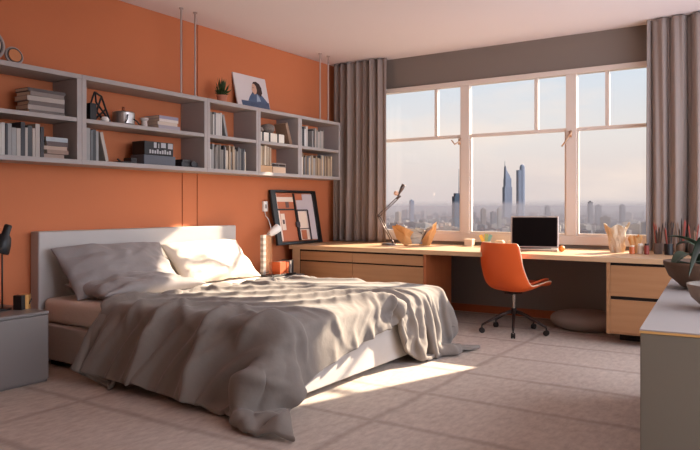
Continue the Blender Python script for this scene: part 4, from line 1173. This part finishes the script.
# crumpled paper bag
def bag(label, loc, r0, h_, seed, m, name='paper_bag'):
    b = MB()
    def f(u, v):
        a = 2 * PI * u
        rr = r0 * (0.62 + 0.55 * v ** 1.3) * (1 + 0.16 * math.sin(5 * a + seed + 3 * v) * v + 0.10 * abs(math.sin(7 * a + 9 * v + seed)) + 0.34 * noise.noise(Vector((math.cos(a) * 2, math.sin(a) * 2, v * 3 + seed))))
        z = h_ * v * (1 + 0.28 * noise.noise(Vector((math.cos(a) * 1.7 + 5, math.sin(a) * 1.7, seed))) * v)
        return (rr * math.cos(a), rr * math.sin(a), z)
    b.grid(f, 40, 14); bmesh.ops.remove_doubles(b.bm, verts=b.bm.verts, dist=0.0005)
    b.lathe([(0.001, 0.001), (r0 * 0.6, 0.0015)], 20)
    return tag(b.build(name, m, loc=loc, solid=0.003), label, 'paper bag')
M_bag = mat('brown_bag_paper', (204, 184, 158), 0.85, ns=8, amt=0.2, bump=0.3, bs=20)
bag('crumpled pale paper bag standing open at the right end of the worktop', (-1.40, 6.86, zd), 0.085, 0.25, 2.0, M_bag)
bag('small tan paper bag between the big crumpled bag and the brushes', (-1.225, 6.80, zd), 0.045, 0.15, 4.0, mat('tan_bag_paper', (208, 158, 104), 0.85, bump=0.3, bs=20))
def jar(label, loc, r_, h_, m, lidm):
    c = thing('jar', label, 'jar', loc)
    MB().lathe([(r_ * 0.9, 0), (r_, 0.004), (r_, h_ * 0.75), (r_ * 0.8, h_ * 0.82)], 18).build('jar_body', m, c)
    MB().lathe([(r_ * 0.85, h_ * 0.82), (r_ * 0.85, h_)], 18).build('lid', lidm, c)
jar('orange-brown jar in front of the small tan bag', (-1.225, 6.66, zd), 0.025, 0.08, mat('amber_glass', (190, 100, 56), 0.3), M_creamc)
jar('cream jar with white lid left of the brush cups', (-1.16, 6.70, zd), 0.026, 0.095, M_creamc, M_white)
jar('dark red jar beside the brush cups', (-1.10, 6.66, zd), 0.022, 0.10, mat('dark_red', (130, 50, 40), 0.4), M_black)
brush_cols = [(104, 76, 60), (44, 34, 32), (128, 96, 74), (150, 58, 44), (66, 50, 44)]
def brush_cup(label, x, y, m, seed, n, hmax):
    c = thing('brush_cup', label, 'brush cup', (x, y, zd))
    MB().lathe([(0.034, 0), (0.037, 0.003), (0.040, 0.10), (0.036, 0.10), (0.033, 0.008)], 20).build('cup_body', m, c)
    r = random.Random(seed)
    for k in range(n):
        a = r.uniform(0, 2 * PI); ln = r.uniform(0.7, 1) * hmax; tx = r.uniform(0.02, 0.07)
        b = MB(); p0 = Vector((math.cos(a) * 0.012, math.sin(a) * 0.012, 0.012)); p1 = Vector((math.cos(a) * (0.012 + tx * 0.6), math.sin(a) * (0.012 + tx * 0.6), ln))
        s_ = 0.028 / max(0.03, p1.xy.length); 
        b.tube([p0, p0.lerp(p1, 0.8), p1], 0.0042, 6, 0.0062); b.tube([p1, p1 + (p1 - p0) * 0.12], 0.0065, 6, 0.001)
        b.build('brush', mat('brush_%d' % (k % 5), brush_cols[(k + seed) % 5], 0.6), c)
brush_cup('grey-brown cup of brushes at the right curtain, left of the black one', -1.02, 6.78, mat('cup_taupe', (110, 92, 84), 0.6), 1, 9, 0.27)
brush_cup('black cup of brushes below the right curtain', -0.92, 6.70, M_black, 2, 10, 0.28)
brush_cup('wooden-toned cup of brushes right of the black one', -0.84, 6.84, mat('cup_brown', (112, 84, 66), 0.6), 3, 9, 0.30)
brush_cup('dark cup with a red brush at the far right of the worktop', -0.73, 6.80, mat('cup_dark', (70, 58, 54), 0.6), 4, 8, 0.27)

# ================================================================== foreground cabinet with bowls
fg = thing('sideboard', 'grey sideboard with a pale top and thin wooden edge, in the right foreground', 'sideboard', (-0.466, 2.668, 0), R(4.6))
M_fgb = mat('sideboard_body', (108, 102, 92), 0.6, ns=4, amt=0.05)
M_fgt = mat('sideboard_top', (160, 153, 150), 0.5, ns=4, amt=0.05)
MB().box(0.003, 1.0, 0.003, 2.0, 0, 0.735).build('body', M_fgb, fg, bevel=0.003)
MB().box(0, 1.003, 0, 2.003, 0.7355, 0.744).build('edge_band', wood('edge_oak', (206, 164, 104), (180, 136, 80)), fg, bevel=0.001)
MB().box(0.001, 1.002, 0.001, 2.002, 0.7445, 0.75).build('top', M_fgt, fg, bevel=0.001)
def bowl(label, name, loc, r_, h_, m, sx=1.0):
    c = thing(name, label, 'plant bowl', loc)
    b = MB(); pr = [(r_ * 0.35, 0), (r_ * 0.6, 0.01), (r_ * 0.88, h_ * 0.45), (r_, h_ * 0.9), (r_, h_), (r_ * 0.93, h_ * 0.98), (r_ * 0.8, h_ * 0.5), (r_ * 0.5, 0.025)]
    b.lathe(pr, 40, Matrix.Diagonal((sx, 1, 1, 1))); b.build('bowl', m, c, smooth=True)
    MB().lathe([(0.01, h_ * 0.8), (r_ * 0.9, h_ * 0.78)], 24, Matrix.Diagonal((sx, 1, 1, 1))).build('soil', mat('soil_brown', (60, 44, 36), 0.95), c)
    return c
M_leaf = mat('dark_leaf', (52, 74, 50), 0.45, c2=(30, 50, 36), ns=8)
def leaf(parent, base, d_, ln, wd, droop, rise=0.5):
    d_ = Vector(d_).normalized(); side = d_.cross(Vector((0, 0, 1))).normalized()
    def f(u, v):
        a = 2 * u - 1
        wv = wd * (math.sin(PI * min(1, (v * 0.92 + 0.08))) ** 0.8)
        p = Vector(base) + d_ * ln * v + Vector((0, 0, rise * ln * v - droop * ln * v * v)) + side * wv * a
        p.z += -0.25 * wv * (1 - abs(a)) 
        return p
    b = MB(); b.grid(f, 8, 14); return b.build('leaf', M_leaf, parent, smooth=True, solid=0.002)
bb = bowl('wide brown stoneware bowl planted with dark leaves, behind the pale bowl', 'planted_bowl', (-0.37, 4.17, 0.751), 0.23, 0.15, mat('brown_stoneware', (98, 74, 58), 0.7, bump=0.2, bs=30))
leaf(bb, (-0.06, -0.05, 0.13), (-1, -0.5, 0), 0.15, 0.03, 0.5, 0.5)
leaf(bb, (-0.10, 0.0, 0.13), (-1, 0.1, 0), 0.14, 0.028, 0.6, 0.5)
leaf(bb, (-0.02, -0.08, 0.13), (-0.3, -1, 0), 0.15, 0.03, 0.4, 0.6)
leaf(bb, (-0.04, 0.0, 0.14), (-0.6, -0.7, 0), 0.20, 0.06, 1.5, 1.4)
leaf(bb, (0.05, -0.1, 0.14), (-1, -0.4, 0), 0.25, 0.055, 0.9, 1.5)
leaf(bb, (0.02, 0.0, 0.14), (-1, 0.5, 0), 0.22, 0.045, 1.2, 1.6)
leaf(bb, (0.05, 0.0, 0.14), (1, 0.5, 0), 0.22, 0.045, 1.2, 1.4)
wb = bowl('pale grey-white bowl with a drooping green plant, nearest at the right edge', 'planted_bowl', (-0.235, 3.37, 0.751), 0.155, 0.11, mat('pale_stoneware', (160, 148, 138), 0.6, bump=0.1, bs=30))
leaf(wb, (0.02, 0.02, 0.09), (-1, 0.4, 0), 0.19, 0.055, 4.4, 4.6)
leaf(wb, (0.0, 0.05, 0.09), (-0.6, 1.0, 0), 0.20, 0.06, 2.6, 3.2)
leaf(wb, (0.05, 0.0, 0.09), (-0.9, -0.1, 0), 0.15, 0.055, 3.0, 3.6)
leaf(wb, (0.03, 0.0, 0.09), (1, 0.3, 0), 0.20, 0.05, 1.4, 1.8)
